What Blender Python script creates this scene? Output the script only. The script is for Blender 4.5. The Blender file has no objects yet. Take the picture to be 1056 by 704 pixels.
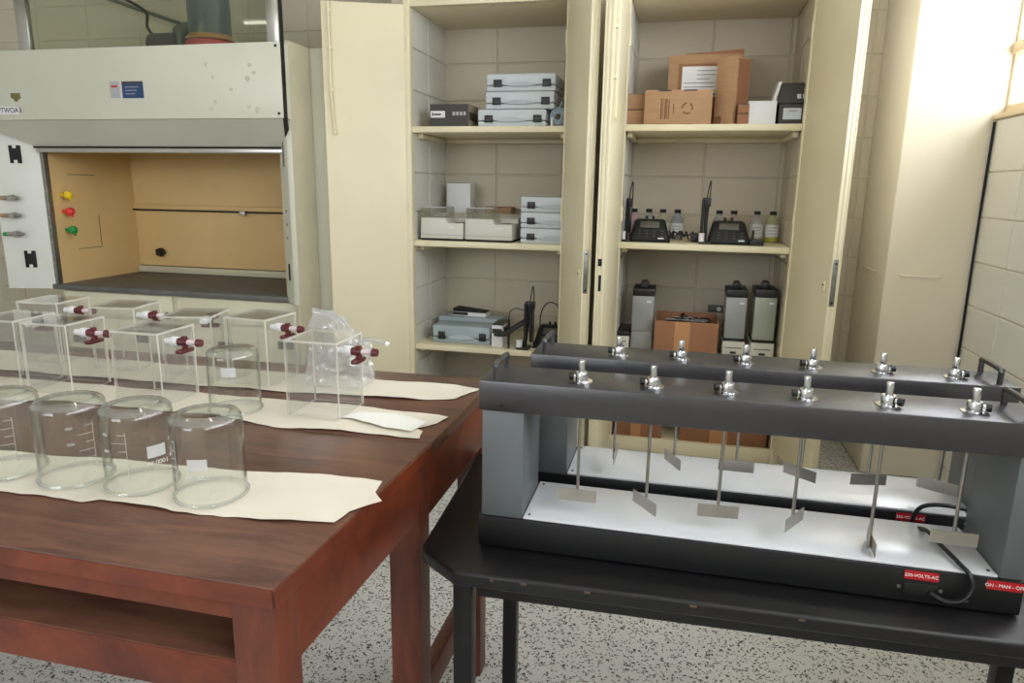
import bpy, bmesh, math, random
from mathutils import Vector, Matrix, noise

random.seed(7)
scn = bpy.context.scene
COL = scn.collection

# ------------------------------------------------------------------ camera
CF, YAW, PIT, ROL, EYE = 722.0, .2300, .2185, .01541, 1.42
_f = Vector((-math.sin(YAW) * math.cos(PIT), math.cos(YAW) * math.cos(PIT), -math.sin(PIT)))
_r = Vector((math.cos(YAW), math.sin(YAW), 0))
_u = _r.cross(_f)
_c, _s = math.cos(ROL), math.sin(ROL)
CR, CU = _c * _r + _s * _u, -_s * _r + _c * _u
CPOS = Vector((0, 0, EYE))
cam = bpy.data.cameras.new('camera')
cam.sensor_width = 36
cam.lens = CF * 36 / 1056
cam.clip_start = .02
co = bpy.data.objects.new('camera', cam)
COL.objects.link(co)
co.matrix_world = Matrix(((CR.x, CU.x, -_f.x, CPOS.x), (CR.y, CU.y, -_f.y, CPOS.y), (CR.z, CU.z, -_f.z, CPOS.z), (0, 0, 0, 1)))
scn.camera = co


def ray(x, y):
    return CR * ((x - 528) / CF) - CU * ((y - 352) / CF) + _f


def aY(x, y, Y):
    d = ray(x, y)
    return CPOS + d * (Y / d.y)


def aZ(x, y, z):
    d = ray(x, y)
    return CPOS + d * ((z - EYE) / d.z)


def aX(x, y, X):
    d = ray(x, y)
    return CPOS + d * (X / d.x)


# ------------------------------------------------------------------ world, light, exposure
w = bpy.data.worlds.new('world')
scn.world = w
w.use_nodes = True
bg = w.node_tree.nodes['Background']
bg.inputs['Color'].default_value = (.91, .93, 1.0, 1)
bg.inputs['Strength'].default_value = 9.0
scn.view_settings.view_transform = 'Standard'
scn.view_settings.look = 'None'
scn.view_settings.gamma = 1
scn.view_settings.use_curve_mapping = False
scn.view_settings.exposure = 0.25
scn.cycles.transparent_max_bounces = 48
scn.cycles.max_bounces = 10
scn.cycles.diffuse_bounces = 5
scn.cycles.sample_clamp_indirect = 6
scn.cycles.caustics_reflective = False
scn.cycles.caustics_refractive = False


def portal(name, loc, rot, sx, sy):
    l = bpy.data.lights.new(name, 'AREA')
    l.shape = 'RECTANGLE'
    l.size, l.size_y = sx, sy
    l.cycles.is_portal = True
    o = bpy.data.objects.new(name, l)
    COL.objects.link(o)
    o.location = loc
    o.rotation_euler = rot
    return o


RX = 1.36            # right wall face
YF, YB = 3.72, 4.28  # cupboard front, back wall face
REAR = -2.6          # rear wall behind the photographer
CEIL = 3.0
LX = -5.4
portal('daylight_window', (RX + .1, (REAR + YF) / 2, 2.28), (0, math.pi / 2, 0), 1.08, YF - REAR)
portal('daylight_fill_window', (-2.65, REAR - .1, 2.05), (math.pi / 2, 0, 0), 2.6, 1.1)  # portal of the added fill window in the unseen rear wall


# ------------------------------------------------------------------ materials
def lin(c):
    return tuple((v / 255 / 12.92 if v / 255 <= .04045 else ((v / 255 + .055) / 1.055) ** 2.4) for v in c)


MATS = {}


def mat(name, rgb, rough=.5, metal=0., var=.06, vscale=6., bump=0., bscale=80., spec=.5, coat=0., stretch=(1, 1, 1), trans=0.):
    m = bpy.data.materials.new(name)
    m.use_nodes = True
    nt = m.node_tree
    p = nt.nodes['Principled BSDF']
    c = lin(rgb)
    p.inputs['Roughness'].default_value = rough
    p.inputs['Metallic'].default_value = metal
    p.inputs['Specular IOR Level'].default_value = spec
    p.inputs['Coat Weight'].default_value = coat
    p.inputs['Coat Roughness'].default_value = .15
    if trans:
        p.inputs['Transmission Weight'].default_value = trans
    tc = nt.nodes.new('ShaderNodeTexCoord')
    mp = nt.nodes.new('ShaderNodeMapping')
    mp.inputs['Scale'].default_value = stretch
    nt.links.new(tc.outputs['Object'], mp.inputs['Vector'])
    n = nt.nodes.new('ShaderNodeTexNoise')
    n.inputs['Scale'].default_value = vscale
    n.inputs['Detail'].default_value = 4
    nt.links.new(mp.outputs[0], n.inputs['Vector'])
    r = nt.nodes.new('ShaderNodeValToRGB')
    r.color_ramp.elements[0].position = .3
    r.color_ramp.elements[1].position = .7
    r.color_ramp.elements[0].color = tuple(max(0, v * (1 - var * 1.6)) for v in c) + (1,)
    r.color_ramp.elements[1].color = tuple(min(1, v * (1 + var)) for v in c) + (1,)
    nt.links.new(n.outputs['Fac'], r.inputs[0])
    nt.links.new(r.outputs[0], p.inputs['Base Color'])
    if bump:
        n2 = nt.nodes.new('ShaderNodeTexNoise')
        n2.inputs['Scale'].default_value = bscale
        n2.inputs['Detail'].default_value = 3
        nt.links.new(mp.outputs[0], n2.inputs['Vector'])
        b = nt.nodes.new('ShaderNodeBump')
        b.inputs['Strength'].default_value = bump
        b.inputs['Distance'].default_value = .004
        nt.links.new(n2.outputs['Fac'], b.inputs['Height'])
        nt.links.new(b.outputs[0], p.inputs['Normal'])
    MATS[name] = m
    return m


def clear_mat(name, tint, ior=1.46, rough=.02, milk=0., milk_rgb=(235, 238, 235), boost=1.0):
    """thin clear plastic or glass: transparent, with a Fresnel reflection and an optional milky share"""
    m = bpy.data.materials.new(name)
    m.use_nodes = True
    nt = m.node_tree
    nt.nodes.remove(nt.nodes['Principled BSDF'])
    out = nt.nodes['Material Output']
    t = nt.nodes.new('ShaderNodeBsdfTransparent')
    t.inputs[0].default_value = lin(tint) + (1,)
    g = nt.nodes.new('ShaderNodeBsdfGlossy')
    g.inputs['Roughness'].default_value = rough
    # Schlick reflectance, the same from both sides of the thin sheet
    f0 = ((ior - 1) / (ior + 1)) ** 2
    lw = nt.nodes.new('ShaderNodeLayerWeight')
    lw.inputs['Blend'].default_value = .5
    pw = nt.nodes.new('ShaderNodeMath')
    pw.operation = 'POWER'
    pw.inputs[1].default_value = 5.0
    nt.links.new(lw.outputs['Facing'], pw.inputs[0])
    ml = nt.nodes.new('ShaderNodeMath')
    ml.operation = 'MULTIPLY_ADD'
    ml.use_clamp = True
    ml.inputs[1].default_value = (1 - f0) * boost
    ml.inputs[2].default_value = f0 * boost
    nt.links.new(pw.outputs[0], ml.inputs[0])
    mx = nt.nodes.new('ShaderNodeMixShader')
    nt.links.new(ml.outputs[0], mx.inputs[0])
    nt.links.new(t.outputs[0], mx.inputs[1])
    nt.links.new(g.outputs[0], mx.inputs[2])
    last = mx
    if milk:
        d = nt.nodes.new('ShaderNodeBsdfDiffuse')
        d.inputs[0].default_value = lin(milk_rgb) + (1,)
        tl = nt.nodes.new('ShaderNodeBsdfTranslucent')
        tl.inputs[0].default_value = lin(milk_rgb) + (1,)
        ad = nt.nodes.new('ShaderNodeMixShader')
        ad.inputs[0].default_value = .5
        nt.links.new(d.outputs[0], ad.inputs[1])
        nt.links.new(tl.outputs[0], ad.inputs[2])
        m2 = nt.nodes.new('ShaderNodeMixShader')
        m2.inputs[0].default_value = milk
        nt.links.new(mx.outputs[0], m2.inputs[1])
        nt.links.new(ad.outputs[0], m2.inputs[2])
        last = m2
    nt.links.new(last.outputs[0], out.inputs[0])
    MATS[name] = m
    return m


def emit_mat(name, rgb, strength):
    m = bpy.data.materials.new(name)
    m.use_nodes = True
    p = m.node_tree.nodes['Principled BSDF']
    p.inputs['Base Color'].default_value = lin(rgb) + (1,)
    p.inputs['Emission Color'].default_value = lin(rgb) + (1,)
    p.inputs['Emission Strength'].default_value = strength
    MATS[name] = m
    return m


def wood_mat(name, dark, light, rough, scale, stretch, wear=0.):
    m = mat(name, light, rough, var=.1)
    nt = m.node_tree
    p = nt.nodes['Principled BSDF']
    tc = nt.nodes.new('ShaderNodeTexCoord')
    mp = nt.nodes.new('ShaderNodeMapping')
    mp.inputs['Scale'].default_value = stretch
    nt.links.new(tc.outputs['Object'], mp.inputs[0])
    n = nt.nodes.new('ShaderNodeTexNoise')
    n.inputs['Scale'].default_value = scale
    n.inputs['Detail'].default_value = 8
    n.inputs['Roughness'].default_value = .65
    n.inputs['Distortion'].default_value = .8
    nt.links.new(mp.outputs[0], n.inputs[0])
    r = nt.nodes.new('ShaderNodeValToRGB')
    e = r.color_ramp.elements
    e[0].position, e[1].position = .32, .68
    e[0].color = lin(dark) + (1,)
    e[1].color = lin(light) + (1,)
    nt.links.new(n.outputs[0], r.inputs[0])
    src = r.outputs[0]
    n3 = nt.nodes.new('ShaderNodeTexNoise')
    n3.inputs['Scale'].default_value = 4.5
    n3.inputs['Detail'].default_value = 6
    nt.links.new(tc.outputs['Object'], n3.inputs[0])
    r3 = nt.nodes.new('ShaderNodeValToRGB')
    r3.color_ramp.elements[0].position, r3.color_ramp.elements[1].position = .45, .7
    nt.links.new(n3.outputs[0], r3.inputs[0])
    if wear:
        mx = nt.nodes.new('ShaderNodeMixRGB')
        mx.inputs[2].default_value = lin((128, 88, 66)) + (1,)
        mu = nt.nodes.new('ShaderNodeMath')
        mu.operation = 'MULTIPLY'
        mu.inputs[1].default_value = wear
        nt.links.new(r3.outputs[0], mu.inputs[0])
        nt.links.new(mu.outputs[0], mx.inputs[0])
        nt.links.new(src, mx.inputs[1])
        src = mx.outputs[0]
    nt.links.new(src, p.inputs['Base Color'])
    b = nt.nodes.new('ShaderNodeBump')
    b.inputs['Strength'].default_value = .12
    b.inputs['Distance'].default_value = .003
    nt.links.new(n.outputs[0], b.inputs['Height'])
    nt.links.new(b.outputs[0], p.inputs['Normal'])
    return m


cream = mat('cream_paint', (229, 219, 187), .42, var=.025, vscale=3, bump=.05, bscale=40)
cream_pillar = mat('pillar_paint', (229, 220, 200), .5, var=.02, vscale=2, bump=.05, bscale=30)
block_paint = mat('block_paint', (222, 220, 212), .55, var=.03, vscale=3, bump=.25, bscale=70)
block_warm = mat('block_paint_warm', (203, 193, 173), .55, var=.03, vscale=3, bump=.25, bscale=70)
joint_paint = mat('joint_paint', (203, 195, 178), .7, var=.05)
plaster = mat('ceiling_plaster', (225, 222, 212), .7, var=.02)
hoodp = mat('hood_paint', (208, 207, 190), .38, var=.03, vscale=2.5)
hood_side_shaded = mat('hood_side_shaded_paint', (190, 183, 158), .5, var=.06, vscale=5)  # dirtier hood paint, with the cupboard door's shade put into the colour
hood_white = mat('hood_white', (222, 222, 214), .4, var=.02)
hood_tan = mat('hood_tan', (226, 192, 134), .5, var=.05, vscale=2)
hood_base = mat('hood_base_paint', (214, 208, 182), .45, var=.03)
slab = mat('hood_worktop', (96, 95, 92), .55, var=.12, vscale=10)
alu = mat('aluminium', (190, 188, 182), .3, 1., var=.05)
chrome = mat('chrome', (215, 217, 220), .14, 1., var=.02)
steel = mat('steel', (170, 166, 158), .28, 1., var=.08, vscale=30)
blade_steel = mat('blade_steel', (186, 180, 172), .32, .85, var=.1, vscale=20)
lockplate = mat('lock_plate', (150, 148, 142), .4, .9, var=.12, vscale=40)
black_pl = mat('black_plastic', (24, 24, 26), .4, var=.05)
dark_gap = mat('dark_seal', (14, 13, 12), .7, var=.02)
tester_black = mat('tester_black', (38, 36, 40), .34, var=.12, vscale=60, bump=.05, bscale=500, spec=1.0)
tester_base = mat('tester_base_black', (18, 18, 20), .5, var=.08, vscale=20)
tester_grey = mat('tester_grey', (98, 103, 105), .42, var=.04, vscale=8, bump=.06, bscale=300)
plate_white = mat('plate_white', (232, 234, 238), .2, var=.03, vscale=3, coat=.3)
table_black = mat('black_table_top', (20, 19, 21), .36, var=.1, vscale=14, bump=.05)
leg_black = mat('black_leg', (12, 12, 13), .4, var=.05)
chip_wood = mat('chipped_wood', (120, 92, 70), .8, var=.15)
red_label = mat('red_label', (190, 24, 34), .4, var=.03)
faint_ink = clear_mat('faint_ink', (250, 250, 250), 1.3, .4, milk=.55, milk_rgb=(240, 240, 240))
panel_ink = clear_mat('panel_ink', (250, 250, 250), 1.3, .4, milk=.82, milk_rgb=(240, 240, 240))
white_ink = mat('white_ink', (240, 240, 240), .6, var=.01)
dark_ink = mat('dark_ink', (50, 44, 40), .7, var=.02)
case_grey = mat('case_plastic', (203, 210, 214), .5, var=.03)
case_dull = mat('case_plastic_dull', (158, 172, 176), .5, var=.04)
carton = mat('carton', (172, 136, 102), .8, var=.05, vscale=12, stretch=(1, 1, 6))
carton_red = mat('carton_reddish', (152, 106, 76), .8, var=.05, vscale=12)
carton_tape = mat('carton_tape', (186, 136, 92), .35, var=.03)
card_white = mat('white_card', (225, 225, 226), .6, var=.02)
box_dark = mat('dark_carton', (62, 58, 56), .6, var=.06)
box_taupe = mat('taupe_carton', (150, 138, 118), .7, var=.05)
instr_white = mat('instrument_white', (208, 205, 194), .45, var=.02)
instr_grey = mat('instrument_grey', (158, 160, 160), .4, .2, var=.04)
instr_green = mat('instrument_green', (160, 166, 152), .4, .2, var=.04)
lcd = mat('lcd', (92, 90, 82), .3, var=.04)
paper = mat('kraft_paper', (223, 215, 198), .8, var=.03, vscale=5, bump=.1, bscale=30)
tissue = mat('white_sheet', (240, 238, 232), .7, var=.02)
wood_top = wood_mat('bench_top_wood', (62, 38, 31), (112, 76, 60), .30, 3.0, (1.2, 9, 9), wear=.5)
wood_red = wood_mat('bench_red_wood', (74, 29, 16), (124, 57, 31), .4, 3.2, (2, 2, 2))
wood_leg = wood_mat('bench_leg_wood', (76, 34, 22), (112, 55, 35), .42, 4.0, (9, 9, 1.2))
valve_red = mat('valve_red', (92, 36, 40), .35, var=.05)
valve_white = mat('valve_white', (240, 240, 242), .35, var=.01)
clear_glass = clear_mat('beaker_glass', (253, 254, 253), 1.5, .015, boost=1.1)
glass_rim = clear_mat('beaker_rim_glass', (251, 252, 251), 1.5, .03, milk=.07, milk_rgb=(246, 246, 246), boost=2.2)
acrylic = clear_mat('acrylic_sheet', (253, 253, 253), 1.45, .03, milk=.035, milk_rgb=(225, 228, 226))
acrylic_edge = clear_mat('acrylic_edge', (240, 240, 232), 1.45, .1, milk=.62, milk_rgb=(250, 248, 238))
lid_clear = clear_mat('lid_clear', (240, 240, 234), 1.45, .05, milk=.08)
pane_glass = clear_mat('hood_glass', (236, 240, 230), 1.5, .02)
window_glass = clear_mat('window_glass', (250, 252, 252), 1.5, .02)
poly = clear_mat('polythene', (246, 247, 248), 1.5, .08, milk=.26, milk_rgb=(250, 250, 252), boost=3.2)
duct_pl = clear_mat('duct_plastic', (150, 165, 172), 1.5, .12, milk=.55, milk_rgb=(150, 165, 175), boost=3.0)
duct_red = mat('duct_collar', (196, 72, 74), .4, var=.05)
sky_white = emit_mat('tube_light', (255, 250, 236), 9.0)
yellow_k = mat('knob_yellow', (236, 200, 30), .4, var=.02)
red_k = mat('knob_red', (222, 52, 44), .4, var=.02)
green_k = mat('knob_green', (20, 140, 60), .4, var=.02)
sticker_blue = mat('sticker_blue', (34, 66, 112), .5, var=.12, vscale=30, stretch=(1, 1, 6))
sticker_grey = mat('sticker_grey', (176, 176, 178), .5, var=.06)
badge = mat('badge_bronze', (112, 104, 54), .6, var=.2, vscale=60)
frame_brown = mat('window_frame_paint', (218, 198, 164), .5, var=.03)
coil_blue = mat('cable_coil_sleeve', (150, 165, 178), .35, var=.08)


def terrazzo():
    m = mat('terrazzo', (196, 193, 184), .35, var=.04)
    nt = m.node_tree
    p = nt.nodes['Principled BSDF']
    tc = nt.nodes.new('ShaderNodeTexCoord')
    wob = nt.nodes.new('ShaderNodeTexNoise')
    wob.inputs['Scale'].default_value = 90
    nt.links.new(tc.outputs['Object'], wob.inputs[0])
    ad = nt.nodes.new('ShaderNodeMixRGB')
    ad.blend_type = 'LINEAR_LIGHT'
    ad.inputs[0].default_value = .012
    nt.links.new(tc.outputs['Object'], ad.inputs[1])
    nt.links.new(wob.outputs['Color'], ad.inputs[2])
    v = nt.nodes.new('ShaderNodeTexVoronoi')
    v.inputs['Scale'].default_value = 118
    nt.links.new(ad.outputs[0], v.inputs['Vector'])
    sp = nt.nodes.new('ShaderNodeSeparateColor')
    nt.links.new(v.outputs['Color'], sp.inputs[0])
    # a chip where the cell's random value is high and the point lies near the cell's middle
    lt = nt.nodes.new('ShaderNodeMath')
    lt.operation = 'LESS_THAN'
    lt.inputs[1].default_value = .46
    nt.links.new(v.outputs['Distance'], lt.inputs[0])
    gt = nt.nodes.new('ShaderNodeMath')
    gt.operation = 'GREATER_THAN'
    gt.inputs[1].default_value = .54
    nt.links.new(sp.outputs[0], gt.inputs[0])
    mu = nt.nodes.new('ShaderNodeMath')
    mu.operation = 'MULTIPLY'
    nt.links.new(lt.outputs[0], mu.inputs[0])
    nt.links.new(gt.outputs[0], mu.inputs[1])
    n = nt.nodes.new('ShaderNodeTexNoise')
    n.inputs['Scale'].default_value = 3
    nt.links.new(tc.outputs['Object'], n.inputs[0])
    r = nt.nodes.new('ShaderNodeValToRGB')
    r.color_ramp.elements[0].color = lin((188, 187, 183)) + (1,)
    r.color_ramp.elements[1].color = lin((216, 215, 211)) + (1,)
    nt.links.new(n.outputs[0], r.inputs[0])
    mx = nt.nodes.new('ShaderNodeMixRGB')
    mx.inputs[2].default_value = lin((46, 44, 42)) + (1,)
    nt.links.new(mu.outputs[0], mx.inputs[0])
    nt.links.new(r.outputs[0], mx.inputs[1])
    nt.links.new(mx.outputs[0], p.inputs['Base Color'])
    return m


terr = terrazzo()


# ------------------------------------------------------------------ mesh helpers
class MB:
    def __init__(s):
        s.v, s.f, s.mi = [], [], []
        s.cur = 0

    def add(s, vs, fs):
        b = len(s.v)
        s.v += [tuple(v) for v in vs]
        for f in fs:
            s.f.append([b + i for i in f])
            s.mi.append(s.cur)
        return s

    def box(s, x0, x1, y0, y1, z0, z1):
        return s.hexa([(x0, y0, z0), (x1, y0, z0), (x1, y1, z0), (x0, y1, z0)], [(x0, y0, z1), (x1, y0, z1), (x1, y1, z1), (x0, y1, z1)])

    def hexa(s, lo, hi):
        return s.add(list(lo) + list(hi), [(3, 2, 1, 0), (4, 5, 6, 7), (0, 1, 5, 4), (1, 2, 6, 5), (2, 3, 7, 6), (3, 0, 4, 7)])

    def obox(s, o, ux, uy, uz):
        o, ux, uy, uz = Vector(o), Vector(ux), Vector(uy), Vector(uz)
        return s.hexa([o, o + ux, o + ux + uy, o + uy], [o + uz, o + ux + uz, o + ux + uy + uz, o + uy + uz])

    def prism(s, poly, a, b, axis='y'):
        """polygon in the plane across AXIS, run from a to b"""
        def pt(p, t):
            return {'y': (p[0], t, p[1]), 'x': (t, p[0], p[1]), 'z': (p[0], p[1], t)}[axis]
        n = len(poly)
        vs = [pt(p, a) for p in poly] + [pt(p, b) for p in poly]
        return s.add(vs, [list(range(n))[::-1], list(range(n, 2 * n))] + [(i, (i + 1) % n, n + (i + 1) % n, n + i) for i in range(n)])

    def cyl(s, p0, p1, r0, r1=None, n=16, caps=True):
        r1 = r0 if r1 is None else r1
        p0, p1 = Vector(p0), Vector(p1)
        d = (p1 - p0).normalized()
        a = d.orthogonal().normalized()
        b = d.cross(a)
        vs = []
        for p, r in ((p0, r0), (p1, r1)):
            vs += [p + r * (math.cos(2 * math.pi * i / n) * a + math.sin(2 * math.pi * i / n) * b) for i in range(n)]
        fs = [(i, (i + 1) % n, n + (i + 1) % n, n + i) for i in range(n)]
        if caps:
            fs += [list(range(n))[::-1], list(range(n, 2 * n))]
        return s.add(vs, fs)

    def lathe(s, prof, o=(0, 0, 0), n=32, close=False):
        """profile of (radius, height) turned about the vertical through o"""
        vs, fs = [], []
        for r, z in prof:
            vs += [(o[0] + r * math.cos(2 * math.pi * i / n), o[1] + r * math.sin(2 * math.pi * i / n), o[2] + z) for i in range(n)]
        m = len(prof)
        for k in range(m if close else m - 1):
            k2 = (k + 1) % m
            fs += [(k * n + i, k * n + (i + 1) % n, k2 * n + (i + 1) % n, k2 * n + i) for i in range(n)]
        if not close:
            fs.append(list(range(n))[::-1])
            fs.append([(m - 1) * n + i for i in range(n)])
        return s.add(vs, fs)

    def tube(s, pts, r, n=8, sub=6):
        P = spline(pts, sub) if sub > 1 else [Vector(p) for p in pts]
        vs, fs = [], []
        prev = None
        for i, p in enumerate(P):
            d = (P[min(i + 1, len(P) - 1)] - P[max(i - 1, 0)]).normalized()
            a = d.orthogonal().normalized() if prev is None else (prev - d * prev.dot(d)).normalized()
            prev = a
            b = d.cross(a)
            vs += [p + r * (math.cos(2 * math.pi * k / n) * a + math.sin(2 * math.pi * k / n) * b) for k in range(n)]
        m = len(P)
        for i in range(m - 1):
            fs += [(i * n + k, i * n + (k + 1) % n, (i + 1) * n + (k + 1) % n, (i + 1) * n + k) for k in range(n)]
        fs += [list(range(n))[::-1], [(m - 1) * n + k for k in range(n)]]
        return s.add(vs, fs)

    def build(s, name, m, parent=None, bevel=0., smooth=True, seg=2, angle=35):
        me = bpy.data.meshes.new(name)
        me.from_pydata(s.v, [], s.f)
        ms = m if isinstance(m, (list, tuple)) else [m]
        for x in ms:
            me.materials.append(x)
        for p, i in zip(me.polygons, s.mi):
            p.material_index = i
        bm = bmesh.new()
        bm.from_mesh(me)
        bmesh.ops.recalc_face_normals(bm, faces=bm.faces)
        if bevel:
            es = [e for e in bm.edges if len(e.link_faces) == 2 and e.calc_face_angle(0) > math.radians(28)]
            bmesh.ops.bevel(bm, geom=es, offset=bevel, segments=seg, profile=.5, affect='EDGES', clamp_overlap=True)
        bm.to_mesh(me)
        bm.free()
        if smooth:
            for p in me.polygons:
                p.use_smooth = True
            me.set_sharp_from_angle(angle=math.radians(angle))
        return link(name, me, parent)


def spline(pts, sub):
    P = [Vector(p) for p in pts]
    out = []
    for i in range(len(P) - 1):
        a, b, c, d = P[max(i - 1, 0)], P[i], P[i + 1], P[min(i + 2, len(P) - 1)]
        for k in range(sub):
            t = k / sub
            out.append(.5 * ((2 * b) + (c - a) * t + (2 * a - 5 * b + 4 * c - d) * t * t + (3 * b - a - 3 * c + d) * t ** 3))
    out.append(P[-1])
    return out


def link(name, data, parent=None):
    o = bpy.data.objects.new(name, data)
    COL.objects.link(o)
    if parent is not None:
        o.parent = parent
    return o


def tag(o, label, cat, group=None):
    o['label'] = label
    o['category'] = cat
    if group:
        o['group'] = group
    return o


def thing(name, label, cat, loc=(0, 0, 0), rz=0., group=None):
    o = bpy.data.objects.new(name, None)
    o.empty_display_size = .05
    COL.objects.link(o)
    o.location = loc
    o.rotation_euler = (0, 0, rz)
    return tag(o, label, cat, group)


def struct(o, label=None):
    o['kind'] = 'structure'
    if label:
        o['label'] = label
    return o


def copy_tree(o, parent=None):
    c = o.copy()
    COL.objects.link(c)
    c.parent = parent
    for ch in list(o.children):
        copy_tree(ch, c)
    return c


def part_label(o, t):
    o['label'] = t
    return o


def lettering(name, txt, size, m, parent, loc, rot=(math.pi / 2, 0, 0), align='CENTER', depth=.0004):
    cu = bpy.data.curves.new(name, 'FONT')
    cu.body = txt
    cu.size = size
    cu.align_x = align
    cu.align_y = 'CENTER'
    cu.extrude = depth
    t = bpy.data.objects.new(name + '_curve', cu)
    COL.objects.link(t)
    me = bpy.data.meshes.new_from_object(t.evaluated_get(bpy.context.evaluated_depsgraph_get()))
    bpy.data.objects.remove(t)
    bpy.data.curves.remove(cu)
    me.name = name
    me.materials.clear()
    me.materials.append(m)
    o = link(name, me, parent)
    o.location = loc
    o.rotation_euler = rot
    return o


def B(x0, x1, y0, y1, z0, z1):
    return MB().box(x0, x1, y0, y1, z0, z1)


# ================================================================== the room
struct(B(LX - .2, RX + .3, REAR, YB + .25, -.12, 0).build('floor', terr, smooth=False))
struct(B(LX - .2, RX + .3, REAR, YB + .25, CEIL, CEIL + .12).build('ceiling', plaster, smooth=False))
struct(B(LX - .2, LX, REAR, YB + .2, 0, CEIL).build('wall_left', block_paint, smooth=False))
wf = struct(B(LX - .2, RX + .3, REAR - .15, REAR, 0, 1.5).build('wall_front', plaster, smooth=False))
B(LX - .2, RX + .3, REAR - .15, REAR, 2.6, CEIL).build('lintel', plaster, wf, smooth=False)
B(LX - .2, -3.95, REAR - .15, REAR, 1.5, 2.6).build('pier', plaster, wf, smooth=False)
B(-1.35, RX + .3, REAR - .15, REAR, 1.5, 2.6).build('pier', plaster, wf, smooth=False)


def blocks(parent, bmat, plane, pos, us, vs, depth=.006, gap=.006):
    """painted blocks in stack bond, one object each: plane 'y' faces -Y, 'x-' faces -X, 'x+' faces +X; us, vs are joint positions"""
    cache = {}
    for i in range(len(us) - 1):
        for j in range(len(vs) - 1):
            wdt, hgt = us[i + 1] - us[i] - gap, vs[j + 1] - vs[j] - gap
            key = (round(wdt, 4), round(hgt, 4))
            if key not in cache:
                mb = MB()
                e = .0035
                a, h = wdt / 2, hgt / 2
                lo = [(-a, 0, -h), (a, 0, -h), (a, 0, h), (-a, 0, h)]
                hi = [(-a + e, -depth, -h + e), (a - e, -depth, -h + e), (a - e, -depth, h - e), (-a + e, -depth, h - e)]
                mb.add(lo + hi, [(4, 5, 6, 7), (0, 1, 5, 4), (1, 2, 6, 5), (2, 3, 7, 6), (3, 0, 4, 7), (3, 2, 1, 0)])
                o = mb.build('block', bmat, parent, smooth=False)
                cache[key] = o.data
            else:
                o = link('block', cache[key], parent)
            u, v = (us[i] + us[i + 1]) / 2, (vs[j] + vs[j + 1]) / 2
            if plane == 'y':
                o.location = (u, pos, v)
            else:
                o.location = (pos, u, v)
                o.rotation_euler = (0, 0, math.radians(-90 if plane == 'x-' else 90))


def steps(a, b, anchor, pitch):
    k = math.ceil((a - anchor) / pitch - 1e-6)
    out = []
    x = anchor + k * pitch
    if x - a > .03:
        out.append(a)
    while x < b - .03:
        out.append(x)
        x += pitch
    out.append(b)
    return out


COURSE = .215
zs_back = steps(0, CEIL, 2.13, COURSE)
wb = struct(B(LX - .2, RX + .3, YB + .006, YB + .2, 0, CEIL).build('wall_back', joint_paint, smooth=False))
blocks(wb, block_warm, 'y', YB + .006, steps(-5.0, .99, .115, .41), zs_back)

# right wall: painted blocks up to the sill, window above
SILL = 1.745
wr = struct(B(RX + .006, RX + .22, REAR, YB + .2, 0, SILL).build('wall_right', joint_paint, smooth=False))
blocks(wr, block_paint, 'x-', RX + .006, steps(REAR, YF + .02, 3.375, .41), steps(0, SILL, 1.513, .2045))
struct(B(RX + .0, RX + .22, REAR, YB + .2, 2.82, CEIL).build('wall_right_lintel', block_paint, smooth=False))
tr = struct(B(RX - .015, RX + .2, REAR, YF, SILL, SILL + .022).build('trim_1', frame_brown, bevel=.004))
win = struct(thing('window_1', 'x', 'x'))
del win['label'], win['category']
wy = [YF - .008, 2.55, 1.35, .15, -1.05, REAR]
B(RX + .03, RX + .08, REAR, YF, SILL + .022, SILL + .06).build('window_frame', frame_brown, win, bevel=.004)
B(RX + .03, RX + .08, REAR, YF, 2.78, 2.82).build('window_frame', frame_brown, win, bevel=.004)
B(RX + .02, RX + .09, REAR, YF, 2.02, 2.07).build('window_rail', frame_brown, win, bevel=.004)
for y in wy:
    hw_ = .006 if y > 3 else .02
    B(RX + .03, RX + .08, y - hw_, y + hw_, SILL + .06, 2.78).build('window_mullion', frame_brown, win, bevel=.004)
for a, b in zip(wy[1:], wy[:-1]):
    for z0, z1 in ((SILL + .06, 2.02), (2.07, 2.78)):
        B(RX + .05, RX + .054, a + .02, b - .007, z0, z1).build('pane', window_glass, win, smooth=False)

# unseen window behind the photographer, added and sized for frontal fill
fill_win = struct(thing('fill_window', 'x', 'x'))
del fill_win['label'], fill_win['category']
for z0, z1 in ((1.5, 1.55), (2.55, 2.6)):
    B(-3.95, -1.35, REAR - .09, REAR - .04, z0, z1).build('window_frame', frame_brown, fill_win, bevel=.004)
for k_ in range(3):
    xx = -3.95 + 1.3 * k_
    B(xx - .03, xx + .03, REAR - .09, REAR - .04, 1.55, 2.55).build('window_mullion', frame_brown, fill_win, bevel=.004)
for k_ in range(2):
    B(-3.92 + 1.3 * k_, -2.68 + 1.3 * k_, REAR - .066, REAR - .062, 1.55, 2.55).build('pane', window_glass, fill_win, smooth=False)

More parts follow.
